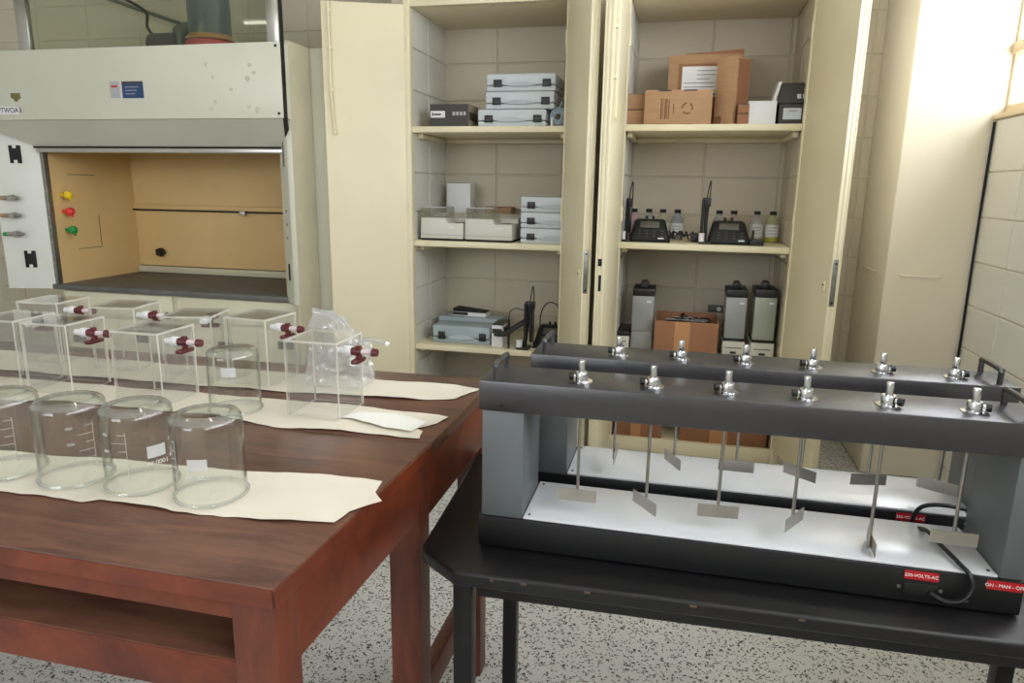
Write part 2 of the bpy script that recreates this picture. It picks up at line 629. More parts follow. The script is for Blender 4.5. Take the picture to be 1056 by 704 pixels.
# pillar between the cupboards and the window wall
pil = struct(B(.985, RX + .05, YF, YB + .1, 0, CEIL).build('wall_pillar', cream_pillar, bevel=.012))
tag(MB().tube([(1.055, YF + .004, 1.030), (1.062, YF - .010, 1.026), (1.14, YF - .010, 1.024), (1.225, YF - .010, 1.025), (1.232, YF + .004, 1.03)], .0045).build('wall_hook_bar', cream_pillar),
    'thin cream painted bar fixed across the front of the pillar', 'wall bar')
tag(MB().tube([(.989, 3.86, 1.03), (.977, 3.88, 1.027), (.977, 4.0, 1.026), (.977, 4.12, 1.027), (.989, 4.14, 1.03)], .0045).build('wall_hook_bar', cream_pillar),
    'thin cream painted bar on the shaded side of the pillar', 'wall bar')
tag(MB().tube([(RX - .008, YF - .008, 0.02), (RX - .007, YF - .009, .7), (RX - .009, YF - .008, 1.2), (RX - .008, YF - .008, 1.735)], .0055).build('corner_cable', dark_gap),
    'dark cable running up the corner between pillar and block wall', 'cable')

# partition walls that carry the cupboards
for nm, x0, x1 in (('wall_partition_left', -1.56, -1.445), ('wall_partition_middle', -.60, -.30), ('wall_partition_right', .545, .66)):
    p = struct(B(x0 + .006, x1 - .006, YF + .02, YB + .1, 0, CEIL).build(nm, joint_paint, smooth=False))
    ys = [YF + .02, 3.985, YB + .006]
    blocks(p, block_paint, 'x+', x1 - .006, ys, zs_back)
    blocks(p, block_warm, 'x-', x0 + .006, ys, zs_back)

# ceiling lamps: fluorescent battens
for i, (lx, ly, lab) in enumerate(((-3.53, .43, 'fluorescent ceiling batten mirrored in the glass above the fume hood'),
                                   (-1.9, 2.35, 'fluorescent ceiling batten above the end of the bench'),
                                   (-.2, .75, 'fluorescent ceiling batten above the photographer'))):
    t = thing('ceiling_lamp', lab, 'lamp', (lx, ly, CEIL), 0, 'ceiling lamps')
    B(-.62, .62, -.03, .03, -.09, 0).build('lamp_body', hood_white, t, bevel=.006)
    MB().cyl((-.6, 0, -.115), (.6, 0, -.115), .014).build('tube', sky_white, t)
    for sx in (-1, 1):
        B(sx * .61 - .012, sx * .61 + .012, -.014, .014, -.135, -.07).build('lamp_holder', hood_white, t, bevel=.003)

# ================================================================== cupboards
DT = .042   # door thickness


def cup_door(parent, hinge, free, side, kind):
    """door leaf from hinge to free edge (plan points); side +1: the outer face lies to the left of hinge->free"""
    h, f = Vector((hinge[0], hinge[1], 0)), Vector((free[0], free[1], 0))
    u = (f - h).normalized()
    n = Vector((-u.y, u.x, 0)) * side
    L = (f - h).length
    z0, z1 = .09, 2.335
    Z = Vector((0, 0, 1))
    d = MB().obox(h + Z * z0, u * L, n * DT, Z * (z1 - z0)).build('door', cream, parent, bevel=.003)
    # folded rim on the free edge: two raised lips with a groove between them
    for a, b in ((.0, .012), (.018, .030), (.036, .042)):
        MB().obox(h + u * L + n * a + Z * (z0 + .002), u * .003, n * (b - a), Z * (z1 - z0 - .004)).build('rim', cream, d, bevel=.001)
    # hinges
    for zz in (.4, 1.25, 2.1):
        MB().cyl(h + Z * zz - n * .004, h + Z * (zz + .08) - n * .004, .006, n=10).build('hinge', cream, d)
    if kind == 'lock':
        MB().obox(h + u * (L + .0032) + n * .006 + Z * .925, u * .0025, n * .022, Z * .205).build('lock_plate', lockplate, d, bevel=.001)
        for zz in (.94, 1.112):
            MB().cyl(h + u * (L + .0055) + n * .017 + Z * zz, h + u * (L + .0072) + n * .017 + Z * zz, .005, n=10).build('screw', dark_gap, d)
        MB().obox(h + u * (L - .045) - n * .010 + Z * .985, u * .016, n * .012, Z * .05).build('handle_tab', cream, d, bevel=.004)
        MB().cyl(h + u * (L - .037) - n * .0115 + Z * 1.015, h + u * (L - .037) - n * .008 + Z * 1.015, .005, n=10).build('keyhole', dark_gap, d)
    if kind == 'strike':
        MB().obox(h + u * (L + .0031) + n * .012 + Z * 1.062, u * .001, n * .018, Z * .034).build('strike_hole', dark_gap, d)
        MB().obox(h + u * (L + .0031) + n * .012 + Z * .945, u * .001, n * .013, Z * .075).build('strike_hole', dark_gap, d)
    if kind in ('bolt', 'strike'):
        o = h + u * (L - .035) - n * .014
        MB().cyl(o + Z * 1.87, o + Z * 2.33, .0055, n=10).build('bolt_rod', cream, d)
        if kind == 'bolt':
            MB().tube([o + Z * 1.88, o - u * .005 + Z * 1.80, o - u * .012 + Z * 1.69, o - u * .022 - n * .004 + Z * 1.675], .0055).build('bolt_lever', cream, d)
        else:
            MB().tube([o + Z * 1.88, o + Z * 1.75, o - u * .006 + Z * 1.725, o - u * .03 + Z * 1.718], .0055).build('bolt_lever', cream, d)
        for zz in (1.89, 2.1, 2.28):
            MB().obox(o - u * .012 + Z * zz, u * .024, n * .015, Z * .018).build('bolt_guide', cream, d, bevel=.002)
    return d


def cupboard(name, label, x0, x1, shelves):
    t = thing(name, label, 'cupboard', ((x0 + x1) / 2, YF, 0))
    c = (x0 + x1) / 2
    hw = (x1 - x0) / 2
    for s in (-1, 1):
        xa, xb = sorted((s * hw, s * (hw + .035)))
        B(xa, xb, -.02, .03, 0, 2.44).build('jamb', cream, t, bevel=.004)
    B(-hw, hw, -.012, .03, 2.325, 2.44).build('header', cream, t, bevel=.004)
    B(-hw, hw, -.005, .03, 0, .075).build('plinth', cream, t, bevel=.004)
    B(-hw, hw, .03, YB - YF - .001, 2.325, 2.345).build('top_panel', cream, t, bevel=.002)
    B(-hw, hw, .03, YB - YF - .001, 0.03, .05).build('bottom_panel', cream, t, bevel=.002)
    for z in shelves:
        s = B(-hw, hw, 0, YB - YF - .02, z - .032, z).build('shelf', cream, t, bevel=.004)
        B(-hw + .02, hw - .02, YB - YF - .06, YB - YF - .003, z - .058, z - .033).build('shelf_bracket', cream, s, bevel=.003)
        for sx in (-1, 1):
            B(sx * hw - (.03 if sx > 0 else 0), sx * hw + (.03 if sx < 0 else 0), .08, YB - YF - .07, z - .058, z - .033).build('shelf_bracket', cream, s, bevel=.003)
    return t


XL0, XL1, XR0, XR1 = -1.445, -.612, -.297, .540
SHL, SHR = (1.727, 1.115, .522), (1.732, 1.141, .522)
cl = cupboard('built_in_cupboard', 'cream cupboard beside the fume hood, holding grey plastic cases', XL0, XL1, SHL)
cr = cupboard('built_in_cupboard', 'cream cupboard beside the pillar, holding cartons, bottles and meters', XR0, XR1, SHR)


def door_in(t, hinge, free, side, kind):
    d = cup_door(None, hinge, free, side, kind)
    d.parent = t
    d.matrix_parent_inverse = Matrix.Translation(-Vector(t.location))
    return d


part_label(door_in(cl, (-1.462, 3.705), (-1.868, 3.553), -1, 'bolt'), 'door swung wide open with long hanging bolt')
part_label(door_in(cl, (-.606, 3.70), (-.437, 3.295), 1, 'lock'), 'half turned door with steel lock plate on its edge')
part_label(door_in(cr, (-.300, 3.70), (-.329, 3.262), -1, 'strike'), 'door with two dark latch holes in its edge')
part_label(door_in(cr, (.545, 3.70), (.650, 3.273), 1, 'lock'), 'wide visible door with long steel lock plate')

# ================================================================== fume hood
HX0, HX1 = -3.90, -1.97      # outer sides
HO, HI = 3.37, 3.445         # outer front plane, sash plane
HB = 4.12                    # inner back
IX0, IX1 = -3.63, -2.085     # opening
HZ = .803                    # work surface
hx = (HX0 + HX1) / 2
hood = thing('fume_hood', 'large pale fume hood with tan interior standing against the back wall', 'fume hood', (0, 0, 0))
HP = 3.29                    # plane of the overhanging front panel
# side posts, bevelled inwards
sp = MB().prism([(HX0, HO), (HX0 + .012, HO), (IX0, HI), (IX0, HI + .03), (HX0, HI + .03)], .775, 1.75, 'z').build('side_post', hood_white, hood, bevel=.002)
sp2 = MB().prism([(HX1, HO), (HX1 - .028, HO), (IX1, HI), (IX1, HI + .03), (HX1, HI + .03)], .775, 1.75, 'z').build('side_post', hoodp, hood, bevel=.002)
# body: sides
B(HX1 - .020, HX1 + .0015, HO + .004, 3.60, 0.12, 2.115).build('side_panel', hood_side_shaded, hood, bevel=.003)
B(HX0, HX0 + .03, HI + .03, 4.2, .775, 2.115).build('side_panel', hoodp, hood, bevel=.003)
B(HX1 - .12, HX1 + .17, 3.602, 3.64, .05, 2.115).build('filler_panel', hoodp, hood, bevel=.003)
B(HX0 + .03, HX1 - .03, HI + .16, 4.2, 1.76, 1.80).build('hood_roof', hoodp, hood)
# front panel and its sloping underside
PZ, PT = 1.733, 2.092
fp = B(HX0, -1.960, HP, HO - .001, PZ, PT).build('front_panel', hoodp, hood, bevel=.003)
for px_, py_ in ((284, 47), (288, 117)):
    q = aY(px_, py_, HP)
    MB().cyl(q, q + Vector((0, -.003, 0)), .007, n=10).build('screw', dark_gap, fp)
MB().hexa([(HX0, HP + .001, PZ - .002), (-1.962, HP + .001, PZ - .002), (-1.962, HP + .02, PZ - .001), (HX0, HP + .02, PZ - .001)],
          [(IX0, HI - .012, 1.600), (-2.035, HI - .012, 1.600), (-2.035, HI + .008, 1.602), (IX0, HI + .008, 1.602)]).build('sloping_underside', hoodp, hood)
B(-1.959, -1.956, HP + .004, HP + .035, PZ, PT + .27).build('edge_seal', dark_gap, hood)
MB().hexa([(-2.033, HI - .020, 1.60), (-2.024, HI - .020, 1.60), (-2.024, HI + .01, 1.60), (-2.033, HI + .01, 1.60)],
          [(-1.962, HP - .001, PZ), (-1.954, HP - .001, PZ), (-1.954, HP + .03, PZ), (-1.962, HP + .03, PZ)]).build('edge_seal', dark_gap, hood)
B(IX0 - .02, -2.03, HI - .02, HI + .012, 1.592, 1.602).build('sash_seal', dark_gap, hood)
B(IX0, -2.05, HI - .022, HI + .008, 1.568, 1.592).build('sash_rail', alu, hood, bevel=.003)
B(IX0 + .02, IX1 - .02, HI + .03, HI + .036, 1.59, 2.1).build('sash_pane', pane_glass, hood, smooth=False)
# sash track on the post beside the tan lining
B(IX0, IX0 + .022, HI - .004, HI + .03, HZ, 1.568).build('sash_track', lockplate, hood, bevel=.002)
for zz in (.93, 1.05, 1.2, 1.35):
    MB().cyl((IX0 + .011, HI - .004, zz), (IX0 + .011, HI - .007, zz), .004, n=8).build('screw', alu, hood)
# lining
B(IX0 - .004, IX0 + .02, HI + .03, HB, HZ, 1.76).build('lining_side', hood_tan, hood)
B(IX1 - .02, IX1 + .004, HI + .03, HB, HZ, 1.76).build('lining_side', hood_tan, hood)
bk = B(IX0, IX1, HB, HB + .02, HZ + .05, 1.76).build('lining_back', hood_tan, hood)
B(IX0 + .02, IX1 - .02, HB - .022, HB - .001, 1.232, 1.262).build('baffle_rail', hood_tan, bk, bevel=.004)
B(IX0 + .02, IX1 - .02, HB - .018, HB - .001, HZ + .002, HZ + .045).build('baffle_skirt', hood_base, hood, bevel=.004)
B(IX0 + .02, IX1 - .02, HB - .026, HB - .021, 1.222, 1.231).build('baffle_slot', dark_gap, bk)
q = aY(250, 218, HB - .03)
B(q.x - .02, q.x + .02, HB - .04, HB - .02, 1.205, 1.235).build('baffle_clip', alu, bk, bevel=.003)
q = aY(165, 260, HB - .03)
k = MB()
for a in range(5):
    an = a * 2 * math.pi / 5
    k.cyl((q.x + .017 * math.cos(an), HB - .04, q.z + .017 * math.sin(an)), (q.x + .017 * math.cos(an), HB - .015, q.z + .017 * math.sin(an)), .014, n=10)
k.cyl((q.x, HB - .045, q.z), (q.x, HB, q.z), .02, n=12)
k.build('star_knob', black_pl, hood)
B(IX0 - .02, IX1 + .02, HI - .01, HB + .02, HZ - .03, HZ).build('work_surface', slab, hood, bevel=.004)
# access panel outline on the left lining (thin scribed lines)
for (a, b, c, d) in ((3.60, 3.80, 1.445, 1.449), (3.62, 3.80, .998, 1.002), (3.80, 3.804, 1.0, 1.2)):
    B(IX0 + .0195, IX0 + .0215, a, b, c, d).build('panel_line', slab, hood)
# the three coloured knobs
for px_, py_, m in ((69, 201, yellow_k), (71, 218, red_k), (74, 237, green_k)):
    q = aX(px_, py_, IX0 + .06)
    kk = MB().cyl((IX0 + .02, q.y, q.z), (IX0 + .055, q.y, q.z), .010, n=12)
    kk.lathe([(.004, -.024), (.018, -.02), (.026, -.006), (.026, .006), (.018, .02), (.004, .024)], (IX0 + .07, q.y, q.z), 14)
    kk.tube([(IX0 + .07, q.y, q.z), (IX0 + .085, q.y - .01, q.z - .012), (IX0 + .115, q.y - .03, q.z - .028)], .006, sub=3)
    kk.build('gas_knob', m, hood)
# service valves and sockets on the left post (on its bevelled face)
pa, pb = Vector((HX0 + .012, HO, 0)), Vector((IX0, HI, 0))
pu = (pb - pa).normalized()
pn = Vector((pu.y, -pu.x, 0))
Zv = Vector((0, 0, 1))


def on_post(px, py):
    d = ray(px, py)
    t = (pa - CPOS).dot(pn) / d.dot(pn)
    return CPOS + d * t


for px_, py_, m in ((15, 204, steel), (17, 222, steel), (20, 241, green_k)):
    q = on_post(px_, py_)
    v = MB().cyl(q, q + pn * .035, .014, n=14).cyl(q + pn * .03 - pu * .045, q + pn * .03 + pu * .045, .013, .009, n=12).cyl(q + pn * .015, q + pn * .05, .020, .016, n=14)
    v.build('service_valve', steel, hood)
    MB().cyl(q + pn * .03 - pu * .07, q + pn * .03 - pu * .045, .011, .012, n=12).build('valve_cap', m if m is not steel else carton_tape, hood)
for px_, py_ in ((16, 159), (32, 267)):
    q = on_post(px_, py_)
    MB().obox(q - pu * .033 - Zv * .05, pu * .066, pn * .006, Zv * .10).build('socket_plate', dark_gap, hood, bevel=.002)
    MB().obox(q - pu * .010 + Zv * .034, pu * .02, pn * .007, Zv * .02).build('socket_notch', hood_white, hood)
    MB().obox(q - pu * .010 - Zv * .052, pu * .02, pn * .007, Zv * .02).build('socket_notch', hood_white, hood)
# slots and holes in the right post bevel
ra, rb = Vector((IX1, HI, 0)), Vector((HX1 - .028, HO, 0))
ru = (rb - ra).normalized()
rn = Vector((ru.y, -ru.x, 0))
rm = ra + ru * ((rb - ra).length * .5)
for zz, hh in ((1.50, .13), (.90, .09)):
    MB().obox(rm + Zv * zz - ru * .012, ru * .024, rn * .002, Zv * hh).build('post_slot', lockplate if zz > 1 else dark_gap, hood)
for zz in (1.27, 1.2, 1.13):
    MB().cyl(rm + Zv * zz, rm + Zv * zz + rn * .002, .009, n=12).build('post_hole', lockplate, hood)
# labels on the front panel
yl = HP - .0015
a, b = aY(112.5, 84, yl), aY(124, 101, yl)
st = B(a.x, b.x, yl, yl + .001, b.z, a.z).build('notice_sticker', sticker_grey, hood)
B(a.x + .01, b.x - .012, yl - .0005, yl, a.z - .03, a.z - .02).build('print_line', red_label, st)
B(a.x + .01, b.x - .01, yl - .0005, yl, b.z + .012, b.z + .02).build('print_line', case_dull, st)
a, b = aY(125, 84, yl), aY(148.5, 101, yl)
st = B(a.x, b.x, yl, yl + .001, b.z, a.z).build('blue_sticker', sticker_blue, hood)
for kq in range(3):
    B(a.x + .02, b.x - .03 - .01 * kq, yl - .0005, yl, a.z - .03 - .017 * kq, a.z - .026 - .017 * kq).build('print_line', instr_grey, st)
B(a.x, b.x, yl - .0005, yl, a.z - .012, a.z).build('print_line', box_dark, st)
a = aY(16, 100, yl)
MB().prism([(a.x - .032, a.z + .02), (a.x + .032, a.z + .02), (a.x + .03, a.z + .004), (a.x + .036, a.z - .004), (a.x + .018, a.z - .012), (a.x + .004, a.z - .026), (a.x - .008, a.z - .022), (a.x - .018, a.z - .008), (a.x - .034, a.z - .003), (a.x - .031, a.z + .008)], yl, yl + .002, 'y').build('crest_badge', badge, hood)
a, b = aY(-14, 110, yl), aY(20, 118, yl)
st = B(a.x, b.x, yl, yl + .001, b.z, a.z).build('name_label', card_white, hood)
lettering('label_text', 'CAPTWOA I', .038, dark_ink, hood, ((a.x + b.x) / 2 + .02, yl - .0006, (a.z + b.z) / 2))
# glue marks left on the panel
for px_, py_ in ((219, 79), (257, 67), (262, 75), (255, 81), (238, 92), (222, 105), (218, 112), (257, 110), (212, 66), (265, 113)):
    q = aY(px_, py_, HP - .0003)
    mb = MB()
    n_ = 9
    rr = random.uniform(.010, .017)
    mb.prism([(q.x + rr * random.uniform(.6, 1.2) * math.cos(2 * math.pi * i / n_), q.z + rr * random.uniform(.6, 1.2) * math.sin(2 * math.pi * i / n_)) for i in range(n_)], HP - .0006, HP + .0002, 'y')
    mb.build('glue_mark', MATS.get('glue') or mat('glue', (197, 195, 176), .5, var=.08, vscale=90), fp)
# base cupboard
B(IX0 + .02, HX1 - .03, 3.47, 4.2, .08, HZ - .031).build('base_body', hood_base, hood, bevel=.003)
xm = aY(181, 320, 3.455).x
for x0, x1 in ((IX0 + .04, xm - .018), (xm + .018, HX1 - .06)):
    for z0, z1, nm in ((.625, .765, 'drawer_front'), (.11, .61, 'base_door')):
        p = B(x0, x1, 3.452, 3.469, z0, z1).build(nm, hood_base, hood, bevel=.003)
for px_ in (83, 147, 233, 295):
    q = aY(px_, 356 if px_ > 200 else 349, 3.45)
    p = B(q.x - .045, q.x + .045, 3.440, 3.4515, q.z - .022, q.z + .02).build('recess_pull', slab, hood, bevel=.004)
# glass screen on top with aluminium posts
for x0, x1 in ((-3.60, -3.525), (-2.075, -2.008)):
    B(x0, x1, HO - .002, HO + .03, PT, 2.37).build('screen_post', alu, hood, bevel=.003)
sc_ = B(-3.525, -2.075, HO + .012, HO + .017, PT - .01, 2.365).build('glass_screen', pane_glass, hood, smooth=False)
B(-3.60, -2.008, HO + .008, HO + .022, 2.365, 2.375).build('screen_edge', slab, hood)
B(HX0 + .03, HX1 - .03, HO + .03, 4.2, 2.075, 2.085).build('top_sheet', hoodp, hood)

# exhaust duct, fan motor and cable behind the glass screen
q = aY(217, 36, 3.75)
du = thing('exhaust_duct', 'greyish plastic exhaust duct with red collar rising behind the hood glass', 'duct', (q.x, 3.75, 2.1))
MB().cyl((0, 0, .08), (0, 0, .9), .115, n=28).build('duct_pipe', duct_pl, du)
MB().lathe([(.115, .0), (.135, .005), (.142, .05), (.135, .088), (.118, .095)], n=28).build('collar', duct_red, du)
MB().lathe([(.137, .0), (.122, .012), (.118, .03), (.10, .03)], (0, 0, .094), n=28).build('collar_rim', carton_tape, du)
q = aY(175, 34, 3.72)
mo = thing('fan_motor', 'dark fan motor beside the exhaust duct behind the hood glass', 'motor', (q.x, 3.72, 2.1))
MB().cyl((-.11, 0, .075), (.07, 0, .075), .07, n=20).build('motor_body', box_dark, mo)
MB().tube([(.06, 0, .05), (.06, 0, .13), (.085, 0, .16), (.26, 0, .17)], .035, n=12).build('outlet_pipe', slab, mo)
B(-.2, .2, -.05, .05, 0, .008).build('foot_strip', box_dark, mo, bevel=.002)
B(-.06, .0, -.06, -.045, 0.0, .02).build('yellow_tag', yellow_k, mo)
p0, p1, p2, p3 = aY(127, -2, 4.0), aY(150, 12, 3.9), aY(152, 28, 3.8), aY(162, 41, 3.70)
tag(MB().tube([p0, p1, p2, p3], .009).build('motor_cable', dark_gap), 'thin dark cable sagging from the fan motor behind hood glass', 'cable')
p0, p1 = aY(150, 12, 4.24), aY(185, 24, 4.24)
tag(MB().cyl(p0 - Vector((.5, 0, -.16)), p1, .011, n=10).build('conduit', slab), 'slanting grey conduit on the wall behind the hood glass', 'conduit')

# ================================================================== wooden bench
BZ = .89
BXR, BXL = -.492, -2.75
BY0, BYM, BY1 = .747, 1.318, 1.832
bench = thing('wooden_bench', 'large reddish brown wooden bench covered with paper runs and glassware', 'bench', (0, 0, 0))
MB().hexa([(BXL, BY0, BZ - .03), (-.497, BY0, BZ - .03), (-.480, BYM - .002, BZ - .03), (BXL, BYM - .002, BZ - .03)], [(BXL, BY0, BZ), (-.497, BY0, BZ), (-.480, BYM - .002, BZ), (BXL, BYM - .002, BZ)]).build('top_board', wood_top, bench, bevel=.004)
B(BXL, -.4795, BYM + .002, BY1, BZ - .031, BZ - .0005).build('top_board', wood_top, bench, bevel=.004)
MB().hexa([(-.54, BY0 + .05, .738), (-.5030, BY0 + .05, .738), (-.4875, BYM - .01, .738), (-.54, BYM - .01, .738)], [(-.54, BY0 + .05, BZ - .031), (-.5030, BY0 + .05, BZ - .031), (-.4875, BYM - .01, BZ - .031), (-.54, BYM - .01, BZ - .031)]).build('apron', wood_red, bench, bevel=.002)
B(-.53, -.4885, BYM + .0, BY1 - .05, .722, BZ - .033).build('apron', wood_red, bench, bevel=.002)
B(BXL + .05, BXR - .04, BY1 - .05, BY1 - .02, .722, BZ - .033).build('apron', wood_red, bench, bevel=.002)
B(BXL + .05, BXR - .05, BY0 + .011, BY0 + .03, .825, BZ - .031).build('front_rail', wood_red, bench, bevel=.002)
B(BXL + .05, BXR - .04, BY0 + .016, BYM - .06, .735, .755).build('under_shelf', wood_top, bench, bevel=.002)
B(BXL + .05, BXR - .07, BY0 + .014, BY0 + .036, .690, .7535).build('shelf_rail', wood_red, bench, bevel=.002)
B(BXL + .05, BXR - .04, BYM - .06, BYM - .04, .70, BZ - .031).build('shelf_back', wood_top, bench)
for x in (BXR - .075, BXL + .05):
    for y in (BY0 + .008, BYM - .055, BY1 - .09):
        z1 = BZ - .031
        xo = 0 if x < -1 else (-.0045, .0095, .0075)[(BY0 + .008, BYM - .055, BY1 - .09).index(y)]
        B(x + xo, x + .07 + xo, y, y + .06, 0, z1 - .002).build('leg', wood_leg, bench, bevel=.003)
    B(x + .012, x + .05, BYM + .005, BY1 - .09, .19, .26).build('stretcher', wood_leg, bench, bevel=.003)


B(BXL, -.4985, BY0 - .003, BY0 - .0003, BZ - .0295, BZ - .003).build('edge_band', wood_red, bench)
MB().hexa([(-.4965, BY0, BZ - .0295), (-.4940, BY0, BZ - .0295), (-.4770, BYM - .004, BZ - .0295), (-.4795, BYM - .004, BZ - .0295)], [(-.4965, BY0, BZ - .003), (-.4940, BY0, BZ - .003), (-.4770, BYM - .004, BZ - .003), (-.4795, BYM - .004, BZ - .003)]).build('edge_band', wood_red, bench)


def sheet(name, label, pts_front, pts_right, pts_back, xl, z, m=paper, group=None):
    """paper run: outline given as pixel points on the bench top (front edge from far left, torn right end, back edge), slightly wavy"""
    fr = [aZ(x, y, z) for x, y in pts_front]
    bk_ = [aZ(x, y, z) for x, y in pts_back]
    rt = [aZ(x, y, z) for x, y in pts_right]
    poly = [Vector((xl, fr[0].y, z))] + fr + rt + bk_[::-1] + [Vector((xl, bk_[0].y, z))]
    # densify with a small jitter for a torn edge
    out = []
    for i in range(len(poly) - 1):
        a, b = poly[i], poly[i + 1]
        n_ = max(1, int((b - a).length / .02))
        for k_ in range(n_):
            p = a.lerp(b, k_ / n_)
            out.append(p + Vector((random.uniform(-.0015, .0015), random.uniform(-.002, .002), 0)))
    bm = bmesh.new()
    vs = [bm.verts.new((p.x, p.y, z)) for p in out]
    f = bm.faces.new(vs)
    bmesh.ops.triangulate(bm, faces=[f])
    bmesh.ops.subdivide_edges(bm, edges=[e for e in bm.edges if e.calc_length() > .05], cuts=2, use_grid_fill=True)
    for v in bm.verts:
        v.co.z += .0012 + .0022 * (math.sin(v.co.x * 23 + v.co.y * 9) * math.cos(v.co.y * 31 + v.co.x * 4) + 1) * (1 if v.is_boundary else .35)
    r = bmesh.ops.extrude_face_region(bm, geom=bm.faces[:])
    for g in r['geom']:
        if isinstance(g, bmesh.types.BMVert):
            g.co.z += .0006
    bmesh.ops.recalc_face_normals(bm, faces=bm.faces)
    me = bpy.data.meshes.new(name)
    bm.to_mesh(me)
    bm.free()
    me.materials.append(m)
    for p in me.polygons:
        p.use_smooth = True
    me.set_sharp_from_angle(angle=math.radians(50))
    return tag(link(name, me), label, 'paper', group)


sheet('paper_run', 'cream paper run under the front row of beakers, nearest the bench edge',
      [(0, 508), (45, 513), (85, 519), (105, 516), (180, 529), (270, 537), (345, 541)], [(360, 530), (380, 523), (394, 518), (388, 508)], [(0, 466), (100, 474), (250, 487), (375, 494), (394, 497)], -2.2, BZ)
sheet('paper_run', 'cream paper run in the middle of the bench under acrylic tanks',
      [(0, 413), (60, 414), (130, 421), (215, 428), (290, 442), (350, 445), (400, 450), (432, 454)], [(436, 446), (430, 443), (450, 438), (462, 432)], [(0, 389), (100, 398), (250, 410), (385, 421), (440, 428)], -2.45, BZ)
sheet('paper_run', 'cream paper run at the back of the bench, ending beside the black machines',
      [(0, 382), (150, 394), (300, 405), (390, 410), (440, 413), (470, 412)], [(480, 408), (495, 402)], [(0, 362), (200, 378), (375, 391), (470, 398)], -2.55, BZ)
sheet('tissue_sheet', 'white thin sheet lying on the middle paper in front of acrylic tank',
      [(362, 432), (395, 442), (425, 446)], [(440, 436)], [(370, 426), (410, 428)], aZ(350, 432, BZ).x, BZ + .0045, tissue)

PZT = BZ + .0065   # top of the papers

# ------------------------------------------------------------------ beakers, turned upside down
def beaker_proto(label, group):
    t = thing('glass_beaker', label, 'beaker', group=group)
    R_, H_ = .058, .148
    tw = .0022
    outer = [(R_ + .003, 0), (R_ + .0015, .004), (R_, .009), (R_, H_ - .018), (R_ - .003, H_ - .008), (R_ - .011, H_ - .0015), (R_ - .022, H_)]
    inner = [(r - tw if r > .02 else r, z - (tw if z > .1 else 0)) for r, z in outer]
    mb = MB().lathe(outer + [(.001, H_ - .001)] + [(.001, H_ - .004)] + inner[::-1], n=48, close=True)
    mb.build('beaker_wall', clear_glass, t)
    MB().lathe([(R_ + .0005, 0.0), (R_ + .004, .0006), (R_ + .0042, .0032), (R_ + .001, .005), (R_ - .0028, .003)], n=48, close=True).build('rim', glass_rim, t)
    # pouring spout
    MB().prism([(R_ + .0015, -.011), (R_ + .0085, -.004), (R_ + .0095, 0), (R_ + .0085, .004), (R_ + .0015, .011)], .0, .0045, 'z').build('spout', clear_glass, t, bevel=.001)
    # thick rounded base ring at the top
    MB().lathe([(R_ - .004, H_ - .012), (R_ - .001, H_ - .010), (R_ - .006, H_ - .0035), (R_ - .016, H_ - .0008), (R_ - .020, H_ - .003), (R_ - .010, H_ - .007)], n=48, close=True).build('base_ring', glass_rim, t)
    return t


def curved_patch(parent, name, R_, a0, a1, z0, z1, m, n=8, th=.0004):
    mb = MB()
    lo = []
    vs, fs = [], []
    for i in range(n + 1):
        a = a0 + (a1 - a0) * i / n
        for r in (R_, R_ + th):
            for z in (z0, z1):
                vs.append((r * math.cos(a), r * math.sin(a), z))
    for i in range(n):
        b = i * 4
        fs += [(b, b + 1, b + 5, b + 4), (b + 2, b + 6, b + 7, b + 3), (b, b + 4, b + 6, b + 2), (b + 1, b + 3, b + 7, b + 5)]
    fs += [(0, 2, 3, 1), (n * 4, n * 4 + 1, n * 4 + 3, n * 4 + 2)]
    return mb.add(vs, fs).build(name, m, parent)


def beaker_print(t, phi, panel=True, grads=None, dz=0.):
    """white print on the glass: graduation lines and a white panel with the volume, all upside down as the beaker is"""
    R_ = .0583
    if grads is not None:
        for k_ in range(6):
            z = .035 + k_ * .0145
            curved_patch(t, 'graduation', R_, grads - (.22 if k_ % 2 else .42), grads, z, z + .0008, faint_ink, 5)
        curved_patch(t, 'graduation', R_, grads, grads + .012, .03, .112, faint_ink, 1)
        for k_, tx in ((1, '800'), (3, '600'), (5, '400')):
            a = grads - .62
            z = .035 + k_ * .0145
            lettering('graduation_number', tx, .0075, faint_ink, t, (R_ * 1.012 * math.cos(a), R_ * 1.012 * math.sin(a), z), (math.pi / 2, math.pi, a + math.pi / 2))
    if panel:
        curved_patch(t, 'print_panel', R_, phi - .27, phi + .27, .062 + dz, .083 + dz, panel_ink, 8)
        lettering('volume_text', '1000 ml', .0115, panel_ink, t, (R_ * 1.012 * math.cos(phi), R_ * 1.012 * math.sin(phi), .053 + dz), (math.pi / 2, math.pi, phi + math.pi / 2))


def face_to_cam(x, y):
    return math.atan2(-y, -x)


for (bx, by), lab, pan, gr in (((-1.176, .968), 'upturned glass beaker at the cut-off end of the front row', None, .2),
                               ((-1.033, .974), 'upturned glass beaker in front row, its print towards the right', None, .55),
                               ((-.900, .981), 'upturned glass beaker in front row with tilted white panel', .45, -.35),
                               ((-.755, .974), 'upturned glass beaker at the bare paper end of front row', -.34, -1.05),
                               ((-.994, 1.392), 'upturned glass beaker standing alone between the acrylic tanks', -.2, None)):
    t = beaker_proto(lab, 'upturned glass beakers')
    t.location = (bx, by, PZT)
    f0 = face_to_cam(bx, by)
    t.rotation_euler = (0, 0, f0)
    beaker_print(t, pan or 0, pan is not None, gr, .03 if gr is None else 0)

# ------------------------------------------------------------------ acrylic tanks, turned upside down
TS, TH, TW = .130, .178, .0052


